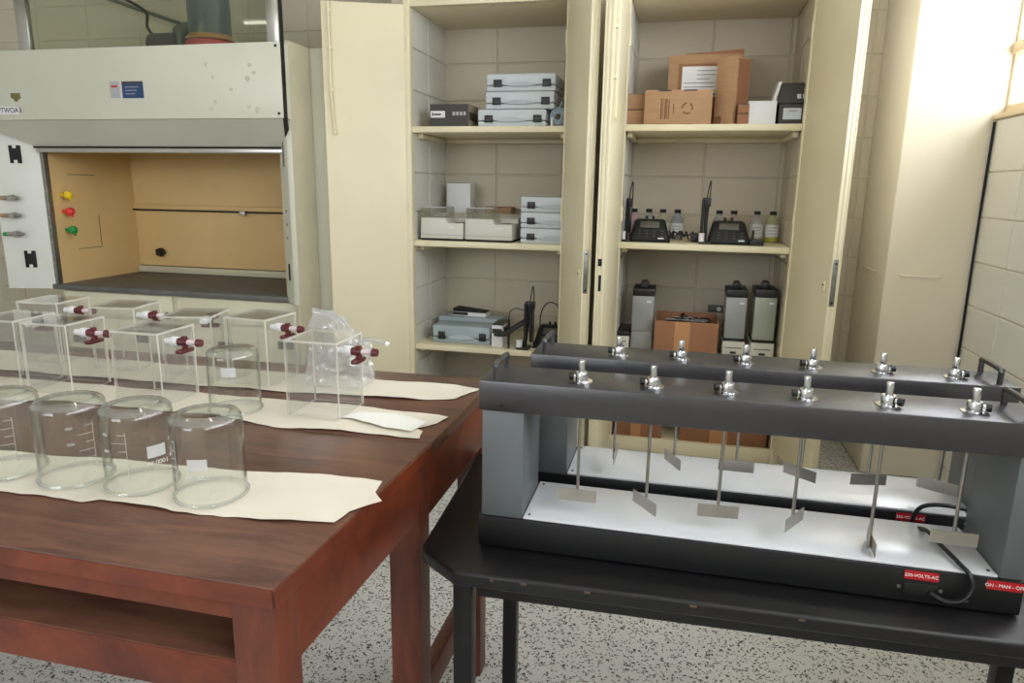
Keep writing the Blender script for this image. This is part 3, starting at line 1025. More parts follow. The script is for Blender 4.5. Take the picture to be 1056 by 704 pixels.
def tank(label, corner, deg, tap_side='x', tap=True):
    """corner: the front corner nearest the camera's left (local origin), rotated by deg"""
    t = thing('acrylic_tank', label, 'tank', (corner[0], corner[1], PZT), math.radians(deg), 'upturned acrylic tanks')
    mats = [acrylic, acrylic_edge]

    def pane(name, x0, x1, y0, y1, z0, z1):
        mb = MB().box(x0, x1, y0, y1, z0, z1)
        dims = (x1 - x0, y1 - y0, z1 - z0)
        thin = dims.index(min(dims))
        axis = {0: 2, 1: 2, 2: 1, 3: 0, 4: 1, 5: 0}
        mb.mi = [0 if axis[i] == thin else 1 for i in range(6)]
        o = mb.build(name, mats, t, smooth=False)
        return o
    pane('tank_wall', 0, TS, 0, TW, 0, TH - TW)
    pane('tank_wall', 0, TS, TS - TW, TS, 0, TH - TW)
    pane('tank_wall', 0, TW, TW, TS - TW, 0, TH - TW)
    pane('tank_wall', TS - TW, TS, TW, TS - TW, 0, TH - TW)
    pane('tank_base', 0, TS, 0, TS, TH - TW, TH)
    if tap:
        z = TH - .032
        if tap_side == 'x':
            o, d, e = Vector((TS, TS * .5, z)), Vector((1, 0, 0)), Vector((0, 1, 0))
        else:
            o, d, e = Vector((TS * .5, TS, z)), Vector((0, 1, 0)), Vector((1, 0, 0))
        tp = MB().cyl(o - d * .012, o + d * .006, .012, n=14).cyl(o - d * .03, o - d * .010, .0075, n=12).build('tap_nut', valve_white, t)
        b_ = MB().cyl(o + d * .006, o + d * .03, .010, .009, n=14).cyl(o + d * .022 - Vector((0, 0, .016)), o + d * .022 + Vector((0, 0, .014)), .0075, n=12)
        b_.build('tap_body', valve_red, t)
        MB().obox(o + d * .012 - e * .024 - Vector((0, 0, .026)), d * .018, e * .048, Vector((0, 0, .010))).build('tap_lever', valve_red, t, bevel=.003)
        MB().cyl(o + d * .03, o + d * .058, .0065, .006, n=12).build('tap_spout', mat('tap_translucent', (214, 196, 200), .3, var=.02) if 'tap_translucent' not in MATS else MATS['tap_translucent'], t)
        MB().cyl(o + d * .056, o + d * .068, .010, .009, n=12).build('tap_cap', valve_red, t)
    return t


def tk(px, z=PZT + TH):
    p = aZ(px[0], px[1], z)
    return (p.x, p.y)


tank('clear acrylic tank with red tap beside the plastic bag', tk((292, 350)), 0, 'x')
tank('clear acrylic tank on the middle paper behind the third beaker', tk((112, 340.5)), 0, 'x')
tank('clear acrylic tank on middle paper, second from the frame edge', tk((19, 332)), 2, 'x')
c4 = tk((19, 332))
tank('clear acrylic tank on middle paper, cut by the frame edge', (c4[0] - .158, c4[1] + .004), 1, 'y')
tank('clear acrylic tank on the back paper behind the lone beaker', tk((230, 326)), -6, 'x')
tank('clear acrylic tank on back paper with its tap half hidden', tk((165, 326)), 14, 'y')
tank('clear acrylic tank on back paper, highest against the hood base', tk((91, 316)), 8, 'x')
c8 = tk((91, 316))
tank('clear acrylic tank on back paper, in the corner by frame edge', (c8[0] - .26, c8[1] + .01), 4, 'x')


def crumple(p):
    return Vector((noise.noise(p), noise.noise(p + Vector((31.7, 5.2, 9.1))), noise.noise(p + Vector((-12.3, 44.8, 17.5)))))


# crumpled polythene bag standing behind the tank at the end
def bag():
    t = thing('plastic_bag', 'crumpled clear polythene bag standing behind the acrylic tank', 'bag', (-.862, 1.665, PZT))
    bm = bmesh.new()
    nu, nv = 64, 34
    rows = []
    for j in range(nv + 1):
        v = j / nv
        row = []
        for i in range(nu):
            a = 2 * math.pi * i / nu
            # rounded rectangle at the bottom, drawn together to a crest that falls from one end to the other
            k_ = 1 / max(abs(math.cos(a)), abs(math.sin(a)))
            k_ = 1 + (k_ - 1) * .75
            x = .080 * k_ * math.cos(a)
            y = .052 * k_ * math.sin(a)
            s_ = max(-1, min(1, x / .085))
            top = .172 - .045 * s_ + .016 * math.sin(s_ * 4.0 + 2.2)
            x *= 1 - .10 * v * v
            y *= 1 - .80 * max(0, (v - .45) / .55) ** 1.3
            p = Vector((x, y, v * top))
            nz = crumple(p * 26) * (.008 + .009 * v) + crumple(p * 62) * .005
            p += nz * (1 if v > .03 else .3)
            row.append(bm.verts.new((p.x, p.y, max(p.z, 0))))
        rows.append(row)
    for j in range(nv):
        for i in range(nu):
            bm.faces.new((rows[j][i], rows[j][(i + 1) % nu], rows[j + 1][(i + 1) % nu], rows[j + 1][i]))
    bm.faces.new(rows[nv])
    bmesh.ops.recalc_face_normals(bm, faces=bm.faces)
    me = bpy.data.meshes.new('bag_film')
    bm.to_mesh(me)
    bm.free()
    me.materials.append(poly)
    link('bag_film', me, t)
    # the gathered tail of the bag pointing away to the right
    MB().tube([(.055, 0, .118), (.085, .0, .124), (.115, .005, .118), (.132, .006, .114)], .005, n=10).build('bag_tail', poly, t)
    MB().cyl((.130, .006, .1145), (.138, .007, .112), .006, n=10).build('bag_tie', valve_white, t)
    return t


bag()

# ================================================================== black table
TZ = .715
table = thing('black_table', 'black painted table carrying the two stirring machines', 'table', (-.36, 1.13, 0), math.radians(1.6))
poly_top = [(-.012, .0), (1.38, .0), (1.44, .06), (1.44, .58), (1.40, .62), (-.075, .62), (-.115, .58), (-.10, .085), (-.085, .058)]
top = MB().prism(poly_top, TZ - .03, TZ, 'z').build('table_top', table_black, table, bevel=.007, seg=3)
for x in (-.028, 1.18):
    for y in (.055, .53):
        B(x, x + .038, y, y + .038, 0, TZ - .031).build('leg', leg_black, table, bevel=.003)
B(.02, 1.17, .06, .085, TZ - .085, TZ - .031).build('apron', leg_black, table, bevel=.003)
B(.02, 1.17, .545, .565, TZ - .085, TZ - .031).build('apron', leg_black, table, bevel=.003)
for x in (.06, .118, .235, .42, .60):
    B(x, x + random.uniform(.006, .014), -.0005, .004, TZ - .010, TZ - .006).build('edge_chip', chip_wood, table)


# ================================================================== jar testers
def jar_tester(label, x, y, angles, knobs, cord, low=()):
    t = thing('jar_tester', label, 'jar tester', (x, y, TZ), 0, 'jar testers on the black table')
    W = .958
    B(0, W, 0, .188, .004, .066).build('base', tester_base, t, bevel=.002)
    for fx in (.04, W - .04):
        for fy in (.03, .16):
            MB().cyl((fx, fy, 0), (fx, fy, .0045), .012, n=12).build('foot', black_pl, t)
    pl = B(.090, W - .040, .006, .184, .0662, .0705).build('base_plate', plate_white, t, bevel=.001)
    for sx, sy in ((.10, .02), (.10, .17), (W - .05, .02), (W - .05, .17)):
        MB().cyl((sx, sy, .0706), (sx, sy, .0716), .003, n=8).build('screw', dark_gap, pl)
    B(.006, .0885, .004, .168, .0662, .2848).build('side_column', tester_grey, t, bevel=.003)
    B(W - .0385, W - .002, .004, .168, .0662, .2848).build('side_column', tester_grey, t, bevel=.003)
    hd = B(0, W, 0, .128, .285, .344).build('top_housing', tester_black, t, bevel=.003)
    MB().cyl((.045, -.0006, .297), (.045, .002, .297), .0035, n=10).build('hole', dark_gap, hd)
    for hx_ in (.028, W - .032):
        MB().tube([(hx_, .018, .344), (hx_, .018, .366), (hx_, .024, .372), (hx_, .104, .372), (hx_, .110, .366), (hx_, .110, .344)], .0055, sub=3).build('carry_handle', tester_black, t)
    for k_ in range(6):
        px = .190 + .1336 * k_
        py = .049
        c_ = MB().lathe([(.0122, .344), (.0122, .3600), (.0112, .362), (.0066, .362), (.0066, .382), (.0058, .3845), (.002, .385)], (px, py, 0), 18).build('shaft_chuck', chrome, t)
        MB().lathe([(.0205, .3442), (.0205, .3454), (.0125, .3458), (.0123, .3442)], (px, py, 0), 24, close=True).build('flange', chrome, c_)
        s_ = knobs[k_]
        an = math.radians(s_)
        d = Vector((math.cos(an), math.sin(an), 0))
        o = Vector((px, py, .3535))
        MB().cyl(o + d * .010, o + d * .017, .004, n=10).build('knob_stem', chrome, c_)
        MB().cyl(o + d * .016, o + d * .024, .0075, .0070, n=14).build('clamp_knob', black_pl, c_)
        zl = .098 if k_ not in low else .072
        sh = MB().cyl((px, py, zl), (px, py, .2849), .0031, n=12).build('paddle_shaft', steel, t)
        a = math.radians(angles[k_])
        u = Vector((math.cos(a), math.sin(a), 0))
        n = Vector((-u.y, u.x, 0))
        MB().obox(Vector((px, py, zl + .001)) - u * .0375 - n * .0045, u * .075, n * .0013, Vector((0, 0, .025))).build('paddle_blade', blade_steel, sh, smooth=False)
    # mains inlet with its red label, second label at the end
    fx = .800
    B(fx - .026, fx + .026, -.003, .001, .018, .040).build('mains_inlet', black_pl, t, bevel=.002)
    for s_ in (-1, 1):
        MB().cyl((fx + s_ * .033, -.0015, .031), (fx + s_ * .033, .001, .031), .0032, n=10).build('screw', alu, t)
    for lx_, tx in ((fx, '230-VOLTS-AC'), (W - .030, 'ON - MAN - OFF')):
        lb = B(lx_ - .027, lx_ + .027, -.0012, .0008, .0475, .0635).build('red_label', red_label, t)
        lettering('label_text', tx, .0082, white_ink, t, (lx_, -.0016, .0553))
    MB().cyl((fx + .072, -.004, .022), (fx + .072, .001, .022), .0045, n=12).build('fuse_cap', alu, t)
    MB().tube(cord, .0042, n=8).build('power_cord', black_pl, t)
    return t


near = jar_tester('black six paddle stirring machine at the front of the table', -.353, 1.235,
                  (0, -52, 4, 58, 87, -2), (195, 190, 190, 185, -35, -15),
                  [(.815, -.006, .028), (.838, -.012, .020), (.862, -.014, .026), (.876, -.012, .048), (.872, -.006, .070), (.862, .02, .078), (.852, .08, .08), (.845, .14, .078), (.842, .19, .05), (.85, .2, .006)], low=(4,))
far_t = jar_tester('black six paddle stirring machine standing behind the front one', -.303, 1.475,
                   (88, -62, 0, -38, 12, -30), (195, 185, 190, 190, 5, -5),
                   [(.80, -.006, .028), (.796, -.02, .05), (.803, -.022, .082), (.822, -.024, .097), (.86, -.026, .1), (.91, -.03, .092), (.94, -.035, .07), (.93, -.04, .0045)])

# ================================================================== things in the cupboards
def face_box(px0, py0, px1, py1, Y):
    a, b = aY(px0, py0, Y), aY(px1, py1, Y)
    return a.x, b.x, b.z, a.z      # x0, x1, z0, z1


def case(name, label, group, x0, x1, y0, z, h, d, m=case_grey, rz=0.):
    wdt = x1 - x0
    t = thing(name, label, 'case', (x0, y0, z), rz, group)
    B(0, wdt, .006, d, 0, h * .33).build('lower_shell', m, t, bevel=.008)
    B(0, wdt, .0, d, h * .35, h).build('upper_shell', m, t, bevel=.010)
    B(.01, wdt - .01, .012, d - .01, h * .31, h * .37).build('seam', box_dark, t)
    # carrying lip: flat lens shape in the middle of the front
    pts = []
    for i in range(13):
        s_ = -1 + 2 * i / 12
        pts.append((wdt / 2 + s_ * wdt * .24, h * .36 + h * .16 * (1 - s_ * s_)))
    for i in range(13):
        s_ = 1 - 2 * i / 12
        pts.append((wdt / 2 + s_ * wdt * .24, h * .36 - h * .10 * (1 - s_ * s_) - .0005))
    MB().prism(pts, -.006, .012, 'y').build('carrying_lip', MATS.get('lip_grey') or mat('lip_grey', (180, 189, 195), .5, var=.02), t)
    for fx in (.105, .815):
        B(wdt * fx, wdt * fx + wdt * .12, -.005, .006, h * .24, h * .66).build('latch', black_pl, t, bevel=.002)
    return t


def simple_box(name, label, cat, x0, x1, y0, y1, z0, z1, m, group=None, lid=True, rz=0.):
    cx, cy = (x0 + x1) / 2, (y0 + y1) / 2
    t = thing(name, label, cat, (cx, cy, z0), rz, group)
    a, b, h = (x1 - x0) / 2, (y1 - y0) / 2, z1 - z0
    B(-a, a, -b, b, 0, h).build('box_body', m, t, bevel=.002)
    if lid:
        B(-a + .004, a - .004, -b - .0004, -b + .002, h - .004, h - .001).build('lid_seam', MATS['dark_carton'], t)
    return t, a, b, h


# --- left cupboard, upper shelf
Y0 = YF + .03
z = SHL[0]
x0, x1, _, zt = face_box(443.5, 107.5, 483, 129, Y0)
t, a, b, h = simple_box('carton_box', 'dark printed carton with white label on upper shelf beside cases', 'box', x0, x1, Y0, Y0 + .19, z, zt, box_taupe, lid=False)
fpn = B(-a, a, -b - .001, -b, 0, h).build('printed_front', box_dark, t)
B(-a + .004, -a + .085, -b - .002, -b - .001, h * .40, h * .70).build('label_patch', card_white, t)
B(-a + .012, -a + .02, -b - .0026, -b - .002, h * .48, h * .62).build('print_mark', dark_ink, t)
B(-a + .023, -a + .062, -b - .0026, -b - .002, h * .51, h * .58).build('print_line', dark_ink, t)
for kx in range(4):
    B(a - .088 + kx * .020, a - .074 + kx * .020, -b - .002, -b - .001, h * .50, h * .66).build('print_mark', sticker_grey, t)
B(a, a + .001, -b + .01, b - .02, h * .30, h * .66).build('printed_side', box_dark, t)
zc, hh = z, .088
for lab, pa_, pb_, in (('grey plastic case at the bottom of the upper shelf stack', 492, 563), ('grey plastic case in the middle of the upper shelf stack', 500, 571), ('grey plastic case on top of the upper shelf stack', 501, 572)):
    xa, xb = aY(pa_, 110, Y0).x, aY(pb_, 110, Y0).x
    case('instrument_case', lab, 'grey instrument cases', xa, xb, Y0 + .01, zc, hh, .28)
    zc += hh + .001
xa = aY(567, 125, Y0).x
simple_box('card_strip', 'small white card standing beside the stacked grey cases', 'card', xa, xa + .012, Y0 + .02, Y0 + .1, z, z + .045, card_white, lid=False)
q = aY(576, 123, Y0 + .04)
t = thing('cable_coil', 'bagged blue-grey cable coil at the end of the upper shelf', 'cable coil', (q.x, Y0 + .05, z))
for r_, yy in ((.042, 0), (.033, -.012), (.022, -.018)):
    MB().tube([(r_ * math.cos(i * math.pi / 6), yy + .004 * math.sin(i), .05 + r_ * math.sin(i * math.pi / 6)) for i in range(13)], .008, n=8, sub=3).build('coil_loop', coil_blue, t)
MB().tube([(.0, .0, .09), (.012, .01, .12), (.018, .03, .135)], .006).build('coil_end', coil_blue, t)

# --- left cupboard, middle shelf
z = SHL[1]


def spectro(label, pxl, pxr, pyt, depth=.30):
    x0, x1 = aY(pxl, 240, Y0).x, aY(pxr, 240, Y0).x
    wd = x1 - x0
    t = thing('spectrophotometer', label, 'instrument', (x0, Y0, z), 0, 'pale bench instruments')
    h = .126
    B(.005, wd - .005, .008, depth, 0, .012).build('foot_plate', dark_gap, t)
    MB().prism([(0, .012), (wd, .012), (wd, h * .78), (wd * .63, h * .78), (wd * .60, h), (.004, h)], .0, depth * .55, 'y').build('body', instr_white, t, bevel=.006)
    MB().prism([(.0, .012), (depth * .46, .012), (depth * .46, h * 1.16), (.0, h * .96)], .004, wd - .002, 'x').build('rear_body', instr_white, t, bevel=.006).location = (0, depth * .54, 0)
    B(.0, wd, -.001, .002, .030, .034).build('seam', sticker_grey, t)
    B(wd * .66, wd * .8, -.0015, .001, h * .58, h * .62).build('badge_strip', card_white, t)
    B(wd * .72, wd * .92, depth * .2, depth * .42, h * .781, h * .80).build('keypad', lcd, t, bevel=.002)
    # hinged clear cover
    cv = MB()
    e = .003
    X0, X1, Z0, Z1 = .006, wd * .6, h + .0005, h + .056
    Yc0, Yc1 = .01, depth * .5
    cv.box(X0, X1, Yc0, Yc0 + e, Z0, Z1).box(X0, X0 + e, Yc0 + e, Yc1, Z0, Z1).box(X1 - e, X1, Yc0 + e, Yc1, Z0, Z1).box(X0, X1, Yc0, Yc1, Z1, Z1 + e)
    c_ = cv.build('clear_cover', lid_clear, t, smooth=False)
    B(X0 - .001, X1 + .001, Yc0 - .001, Yc0 + .001, Z1 - .001, Z1 + .004).build('cover_edge', sticker_grey, c_)
    return t


spectro('pale bench instrument with clear cover next to the cupboard wall', 433.5, 477.5, 214)
spectro('pale bench instrument with clear cover beside stacked cases', 479, 528, 216)
x0, x1, _, zt = face_box(460.5, 188, 485, 230, YF + .40)
simple_box('white_box', 'tall white box behind the pale bench instruments', 'box', x0, x1, YF + .40, YF + .5, z, zt, card_white)
x0, x1, _, zt = face_box(500, 213, 527, 230, YF + .42)
simple_box('carton_box', 'flat brown carton behind the pale bench instruments', 'box', x0, x1, YF + .42, YF + .52, z, zt, carton)
zc, hh = z, .083
for k_, lab in enumerate(('grey plastic case at the bottom of the middle shelf stack', 'grey plastic case in the middle of the middle shelf stack', 'grey plastic case on top of the middle shelf stack')):
    xa = aY(536, 230, Y0).x
    case('instrument_case', lab, 'grey instrument cases', xa, xa + .355, Y0 + .012, zc, hh, .27)
    zc += hh + .001

# --- left cupboard, lower shelf
z = SHL[2]
Y1 = YF + .06
xa, xb = aY(446, 345, Y1).x, aY(505, 345, Y1).x
case('instrument_case', 'dull grey-green case lying at the front of the lower shelf', 'grey instrument cases', xa, xb, Y1, z, .105, .16, case_dull)
xa, xb = aY(452, 335, Y1 + .18).x, aY(517, 335, Y1 + .18).x
c_ = case('instrument_case', 'dull grey-green case standing behind the one on lower shelf', 'grey instrument cases', xa, xb, Y1 + .18, z, .125, .17, case_dull)
q = aY(487, 320, Y1 + .26)
t = thing('leaflet_pack', 'black and white leaflet pack lying on the rear case', 'leaflet', (q.x, Y1 + .26, z + .126), math.radians(-4))
B(-.105, .105, -.05, .05, 0, .024).build('pack_body', card_white, t, bevel=.002)
B(-.105, -.01, -.052, -.05, .006, .022).build('printed_front', dark_gap, t)
MB().hexa([(-.105, -.05, .025), (.1, -.05, .025), (.1, .05, .025), (-.105, .05, .025)], [(-.105, -.05, .045), (.1, -.05, .027), (.1, .05, .027), (-.105, .05, .045)]).build('cover_flap', dark_gap, t)
x0, x1, _, zt = face_box(507, 335, 518, 355, Y1 - .01)
t, a, b, h = simple_box('small_box', 'small white box with dark print beside the lower shelf case', 'box', x0, x1, Y1 - .01, Y1 + .16, z, zt, card_white, lid=False)
B(-a + .004, a - .004, -b - .001, -b, h * .62, h * .84).build('print_mark', dark_ink, t)
B(a, a + .001, -b + .03, b - .05, h * .45, h * .86).build('print_mark', dark_ink, t)
B(-a, a, -b, b, h, h + .002).build('top_print', box_dark, t)


def electrode_stand(label, loc, hgt, lean=0., sc=1.0, probes=2, arm=False, rz=0.):
    t = thing('electrode_stand', label, 'electrode stand', loc, rz, 'electrode stands')
    B(-.024 * sc, .022 * sc, -.05, .05, 0, .012).build('stand_base', black_pl, t, bevel=.003)
    MB().cyl((0, 0, .01), (lean, 0, hgt), .008 * sc, n=12).build('stand_rod', black_pl, t)
    B(lean - .018 * sc, lean + .018 * sc, -.016, .016, hgt - .045, hgt).build('clamp_head', black_pl, t, bevel=.004)
    for k_ in range(probes):
        px = lean + (-.014 + .022 * k_) * sc
        MB().cyl((px, -.02, .045), (px, -.02, hgt - .01), .0065 * sc, n=10).build('electrode', black_pl, t)
    MB().cyl((-.016 * sc, -.026, .012), (-.016 * sc, -.026, .055), .012 * sc, n=12).build('electrode_cap', card_white, t)
    MB().tube([(lean, 0, hgt), (lean + .006, 0, hgt + .05), (lean + .014, 0, hgt + .085), (lean + .016, .02, hgt + .05), (lean + .014, .04, hgt - .05), (lean + .010, .06, .10), (lean + .006, .08, .006)], .003).build('electrode_cable', black_pl, t)
    if arm:
        MB().tube([(lean * .6, -.01, hgt * .62), (-.05, -.02, hgt * .45), (-.10, -.03, hgt * .32), (-.15, -.04, hgt * .30)], .015, n=10).build('arm', black_pl, t)
        B(-.165, -.135, -.055, -.03, hgt * .26, hgt * .34).build('arm_end', black_pl, t, bevel=.004)
        MB().cyl((-.085, -.03, .002), (-.085, -.03, hgt * .62), .007, n=10).build('electrode', black_pl, t)
        MB().tube([(-.085, -.03, hgt * .6), (-.08, -.02, hgt * .78), (-.05, 0, hgt * .84), (-.01, .01, hgt * .8)], .003).build('electrode_cable', black_pl, t)
    return t


def ph_meter(label, loc, wd=.215, rz=0.):
    t = thing('bench_meter', label, 'meter', loc, rz, 'black bench meters')
    a = wd / 2
    # side profile run across with the top narrower than the base: a rounded wedge
    body = MB().hexa([(-a, 0, .004), (a, 0, .004), (a, .17, .004), (-a, .17, .004)], [(-a * .78, .085, .115), (a * .72, .085, .115), (a * .70, .16, .118), (-a * .76, .16, .118)])
    body.build('meter_body', black_pl, t, bevel=.016, seg=3)
    B(-a, a, -.004, .175, 0, .006).build('meter_base', dark_gap, t, bevel=.002)
    sl = math.atan2(.111, .085)

    def on(u, v):
        return Vector((u, .085 * v, .004 + .111 * v))
    nrm = Vector((0, -math.sin(sl), math.cos(sl)))
    up = Vector((0, math.cos(sl), math.sin(sl)))
    o = on(-a * .48, .62) + nrm * .0005
    MB().obox(o, Vector((a * .92, 0, 0)), up * .040, nrm * .002).build('display', lcd, t, bevel=.0008)
    for r_ in range(3):
        for c__ in range(4):
            q_ = on(-a * .55 + c__ * a * .36, .22 + r_ * .12)
            MB().obox(q_ + nrm * .0004, Vector((.012, 0, 0)), up * .0045, nrm * .002).build('button', lcd, t)
    MB().obox(on(a * .42, .12), Vector((.03, 0, 0)), up * .008, nrm * .0018).build('badge_strip', card_white, t)
    for sx in (-.2, .12):
        MB().cyl((sx * a, .12, .115), (sx * a, .12, .134), .007, n=10).build('socket', black_pl, t)
    return t


q = aY(542, 352, YF + .1)
electrode_stand('black electrode stand with bent arm on the lower shelf', (q.x, YF + .065, z), .27, .03, 1.5, 2, True)
q = aY(566, 356, YF + .08)
ph_meter('black bench meter on the lower shelf beside the bent stand', (q.x, YF + .09, z), .20)
q0 = aY(560, 330, YF + .25)
tag(MB().tube([(q0.x - .02, YF + .28, z + .005), (q0.x - .02, YF + .28, z + .16), (q0.x + .02, YF + .28, z + .23), (q0.x + .08, YF + .27, z + .22), (q0.x + .10, YF + .26, z + .13), (q0.x + .09, YF + .28, z + .006)], .0035).build('loose_cable', black_pl),
    'looped thin cable behind the black meter on the lower shelf', 'cable')

# dark bottom of the left cupboard: brown bundle glimpsed above the bench
q = aY(478, 384, YF + .12)
tag(MB().lathe([(.02, 0), (.13, .01), (.15, .08), (.12, .17), (.05, .22), (.01, .23)], (q.x, YF + .2, .05), 20).build('brown_sack', mat('sack_brown', (92, 48, 34), .8, var=.2, vscale=12)), 'dark brown sack below the lower shelf, above the bench edge', 'sack')

# --- right cupboard, upper shelf
z = SHR[0]
x0 = aY(648, 120, Y0 + .06).x
x1 = aY(664.5, 120, Y0 + .06).x
zm = aY(656, 112.5, Y0 + .06).z
zt = aY(656, 96.5, Y0 + .06).z
simple_box('small_carton', 'small brown carton under another beside the printed carton', 'box', x0 - .03, x1, Y0 + .06, Y0 + .2, z, zm - .001, carton)
simple_box('small_carton', 'small brown carton stacked on its twin beside printed carton', 'box', x0 - .03, x1, Y0 + .06, Y0 + .2, zm, zt, carton)
x0, x1, _, zt = face_box(665.5, 93, 733, 127, Y0)
t, a, b, h = simple_box('printed_carton', 'wide brown carton with faint recycling print on the upper shelf', 'box', x0, x1, Y0, Y0 + .12, z, zt, carton, lid=False)
for kx in (.20, .58):
    B(-a + 2 * a * kx, -a + 2 * a * (kx + .19), -b - .001, -b + .004, h - .006, h + .0008).build('slot', box_dark, t)
    B(-a + 2 * a * (kx - .04), -a + 2 * a * (kx + .14), -b - .001, -b + .004, -.0002, .004).build('slot', box_dark, t)
ink = mat('brown_ink', (122, 84, 54), .8, var=.05)
for kx, w_ in ((.245, .006), (.275, .003), (.305, .008), (.335, .003), (.36, .005)):
    B(-a + 2 * a * kx, -a + 2 * a * kx + w_, -b - .001, -b, h * .16, h * (.84 - kx * .3)).build('print_line', ink, t)
B(-a + 2 * a * .43, -a + 2 * a * .445, -b - .001, -b, h * .32, h * .60).build('print_line', ink, t)
for k_ in range(3):      # recycling arrows
    an = math.pi / 2 + k_ * 2 * math.pi / 3
    cx, cz, r_ = -a + 2 * a * .64, h * .47, .026
    p = MB()
    for s0 in range(4):
        t0, t1 = an + .15 + s0 * .36, an + .15 + (s0 + 1) * .36
        p.add([(cx + rr * math.cos(tt), yy, cz + rr * math.sin(tt)) for yy in (-b - .001, -b) for rr, tt in ((r_ * .8, t0), (r_ * 1.12, t0), (r_ * 1.12, t1), (r_ * .8, t1))],
              [(0, 1, 2, 3), (7, 6, 5, 4), (0, 4, 5, 1), (1, 5, 6, 2), (2, 6, 7, 3), (3, 7, 4, 0)])
    p.build('recycling_arrow', ink, t, smooth=False)

YC = Y0 + .20
x0, x1, _, zt = face_box(690.5, 57, 757, 127, YC)
x1 = aY(764, 90, YC).x
t = thing('large_carton', 'large open brown carton with white address label behind printed carton', 'box', ((x0 + x1) / 2, YC + .14, z))
a, b, h = (x1 - x0) / 2, .14, zt - z
B(-a, a, -b, b, 0, h).build('box_body', carton_red, t, bevel=.003)
B(-a, -a + .05, -b - .002, -b, .0, h).build('corner_panel', carton, t)
B(-a, a, -b - .003, -b, h - .045, h).build('front_flap', carton, t, bevel=.001)
MB().hexa([(-a + .08, -b - .004, h), (a + .004, -b - .004, h), (a + .004, b, h), (-a + .06, b, h)], [(-a + .08, -b - .004, h + .004), (a + .004, -b - .004, h + .022), (a + .004, b, h + .024), (-a + .06, b, h + .004)]).build('top_flap', carton_red, t)
lx0, lx1, lz0, lz1 = face_box(704, 69, 739, 100, YC)
c_x = (x0 + x1) / 2
lb = B(lx0 - c_x, lx1 - c_x, -b - .004, -b - .002, lz0 - z, lz1 - z).build('address_label', card_white, t)
for k_ in range(7):
    zz = lz1 - z - .022 - k_ * .020
    xs = lx0 - c_x + (.075 if k_ < 3 else .01)
    B(xs, lx1 - c_x - .012 - (.03 if k_ == 2 else 0), -b - .0046, -b - .004, zz, zz + (.003 if k_ < 6 else .010)).build('print_line', slab, lb)
for k_, (w0, w1) in enumerate(((.01, .035), (.045, .055), (.062, .082), (.088, .12))):
    B(lx0 - c_x + w0, lx0 - c_x + w1, -b - .0048, -b - .004, lz0 - z + .004, lz0 - z + .018).build('print_mark', dark_ink, lb)
YT = Y0 + .02
q = aY(757, 100, YT)
zt = aY(757, 57, YT).z
th_ = math.radians(-36)
a, b, h = .055, .064, zt - z
c0 = Vector((q.x, YT, 0)) - Vector((a * math.cos(th_) + b * math.sin(th_), a * math.sin(th_) - b * math.cos(th_), 0))
t, a, b, h = simple_box('tall_carton', 'tall narrow brown carton standing in front of the large one', 'box', c0.x - a, c0.x + a, c0.y - b, c0.y + b, z, zt, carton, lid=False, rz=th_)
B(a - .003, a + .001, -b + .02, b - .01, 0, h - .01).build('side_fold', carton_red, t)
B(-a + .012, -a + .045, -b - .001, -b, .006, .044).build('handling_mark', ink, t)
x0, x1, _, zt = face_box(761.5, 107, 771.5, 127, Y0)
simple_box('small_carton', 'small brown carton under another beside the white box', 'box', x0, x1, Y0, Y0 + .045, z, z + .052, carton_red)
simple_box('small_carton', 'small brown carton stacked on its twin beside white box', 'box', x0, x1, Y0, Y0 + .045, z + .053, zt, carton_red)
x0, x1, _, zt = face_box(774, 104, 801, 127, Y0)
t, a, b, h = simple_box('white_box', 'white carton on the upper shelf beside the black box', 'box', x0, x1, Y0, Y0 + .15, z, zt, card_white, lid=False, rz=math.radians(-6))
B(-a + .022, -a + .024, -b - .0006, -b, .002, h - .002).build('fold_line', case_grey, t)
x0, x1, _, zt = face_box(802.5, 107, 829, 127, Y0 + .01)
t, a, b, h = simple_box('black_box', 'black carton with pale label beside the white carton', 'box', x0 + .008, x1 + .04, Y0 + .02, Y0 + .20, z, zt, box_dark)
B(-a + .02, a - .055, -b - .001, -b, h * .25, h * .80).build('label_patch', case_grey, t)
B(-a + .045, -a + .085, -b - .0016, -b - .001, h * .62, h * .70).build('print_line', instr_grey, t)
xq = (x0 + x1) / 2 + .01
q = aY(813, 95, Y0 + .05)
t = thing('folded_carton', 'open grey-black carton lid tilted on top of the black box', 'box', (xq, Y0 + .03, zt + .004), 0)
MB().hexa([(-.085, .0, 0), (.13, .0, 0), (.13, .15, 0), (-.085, .15, 0)], [(-.055, .045, .100), (.13, .045, .100), (.13, .17, .100), (-.055, .17, .100)]).build('box_body', box_dark, t, bevel=.002)
MB().hexa([(-.100, -.004, 0), (-.086, -.004, 0), (-.086, .14, 0), (-.100, .14, 0)], [(-.072, .042, .106), (-.056, .042, .106), (-.056, .16, .106), (-.072, .16, .106)]).build('side_flap', card_white, t)
for k_, xx in enumerate((.015, .040, .062)):
    MB().obox((xx, .0065, .022), (.018, 0, 0), (0, .0095, .021), (0, -.0016, .0007)).build('print_mark', case_grey, t)

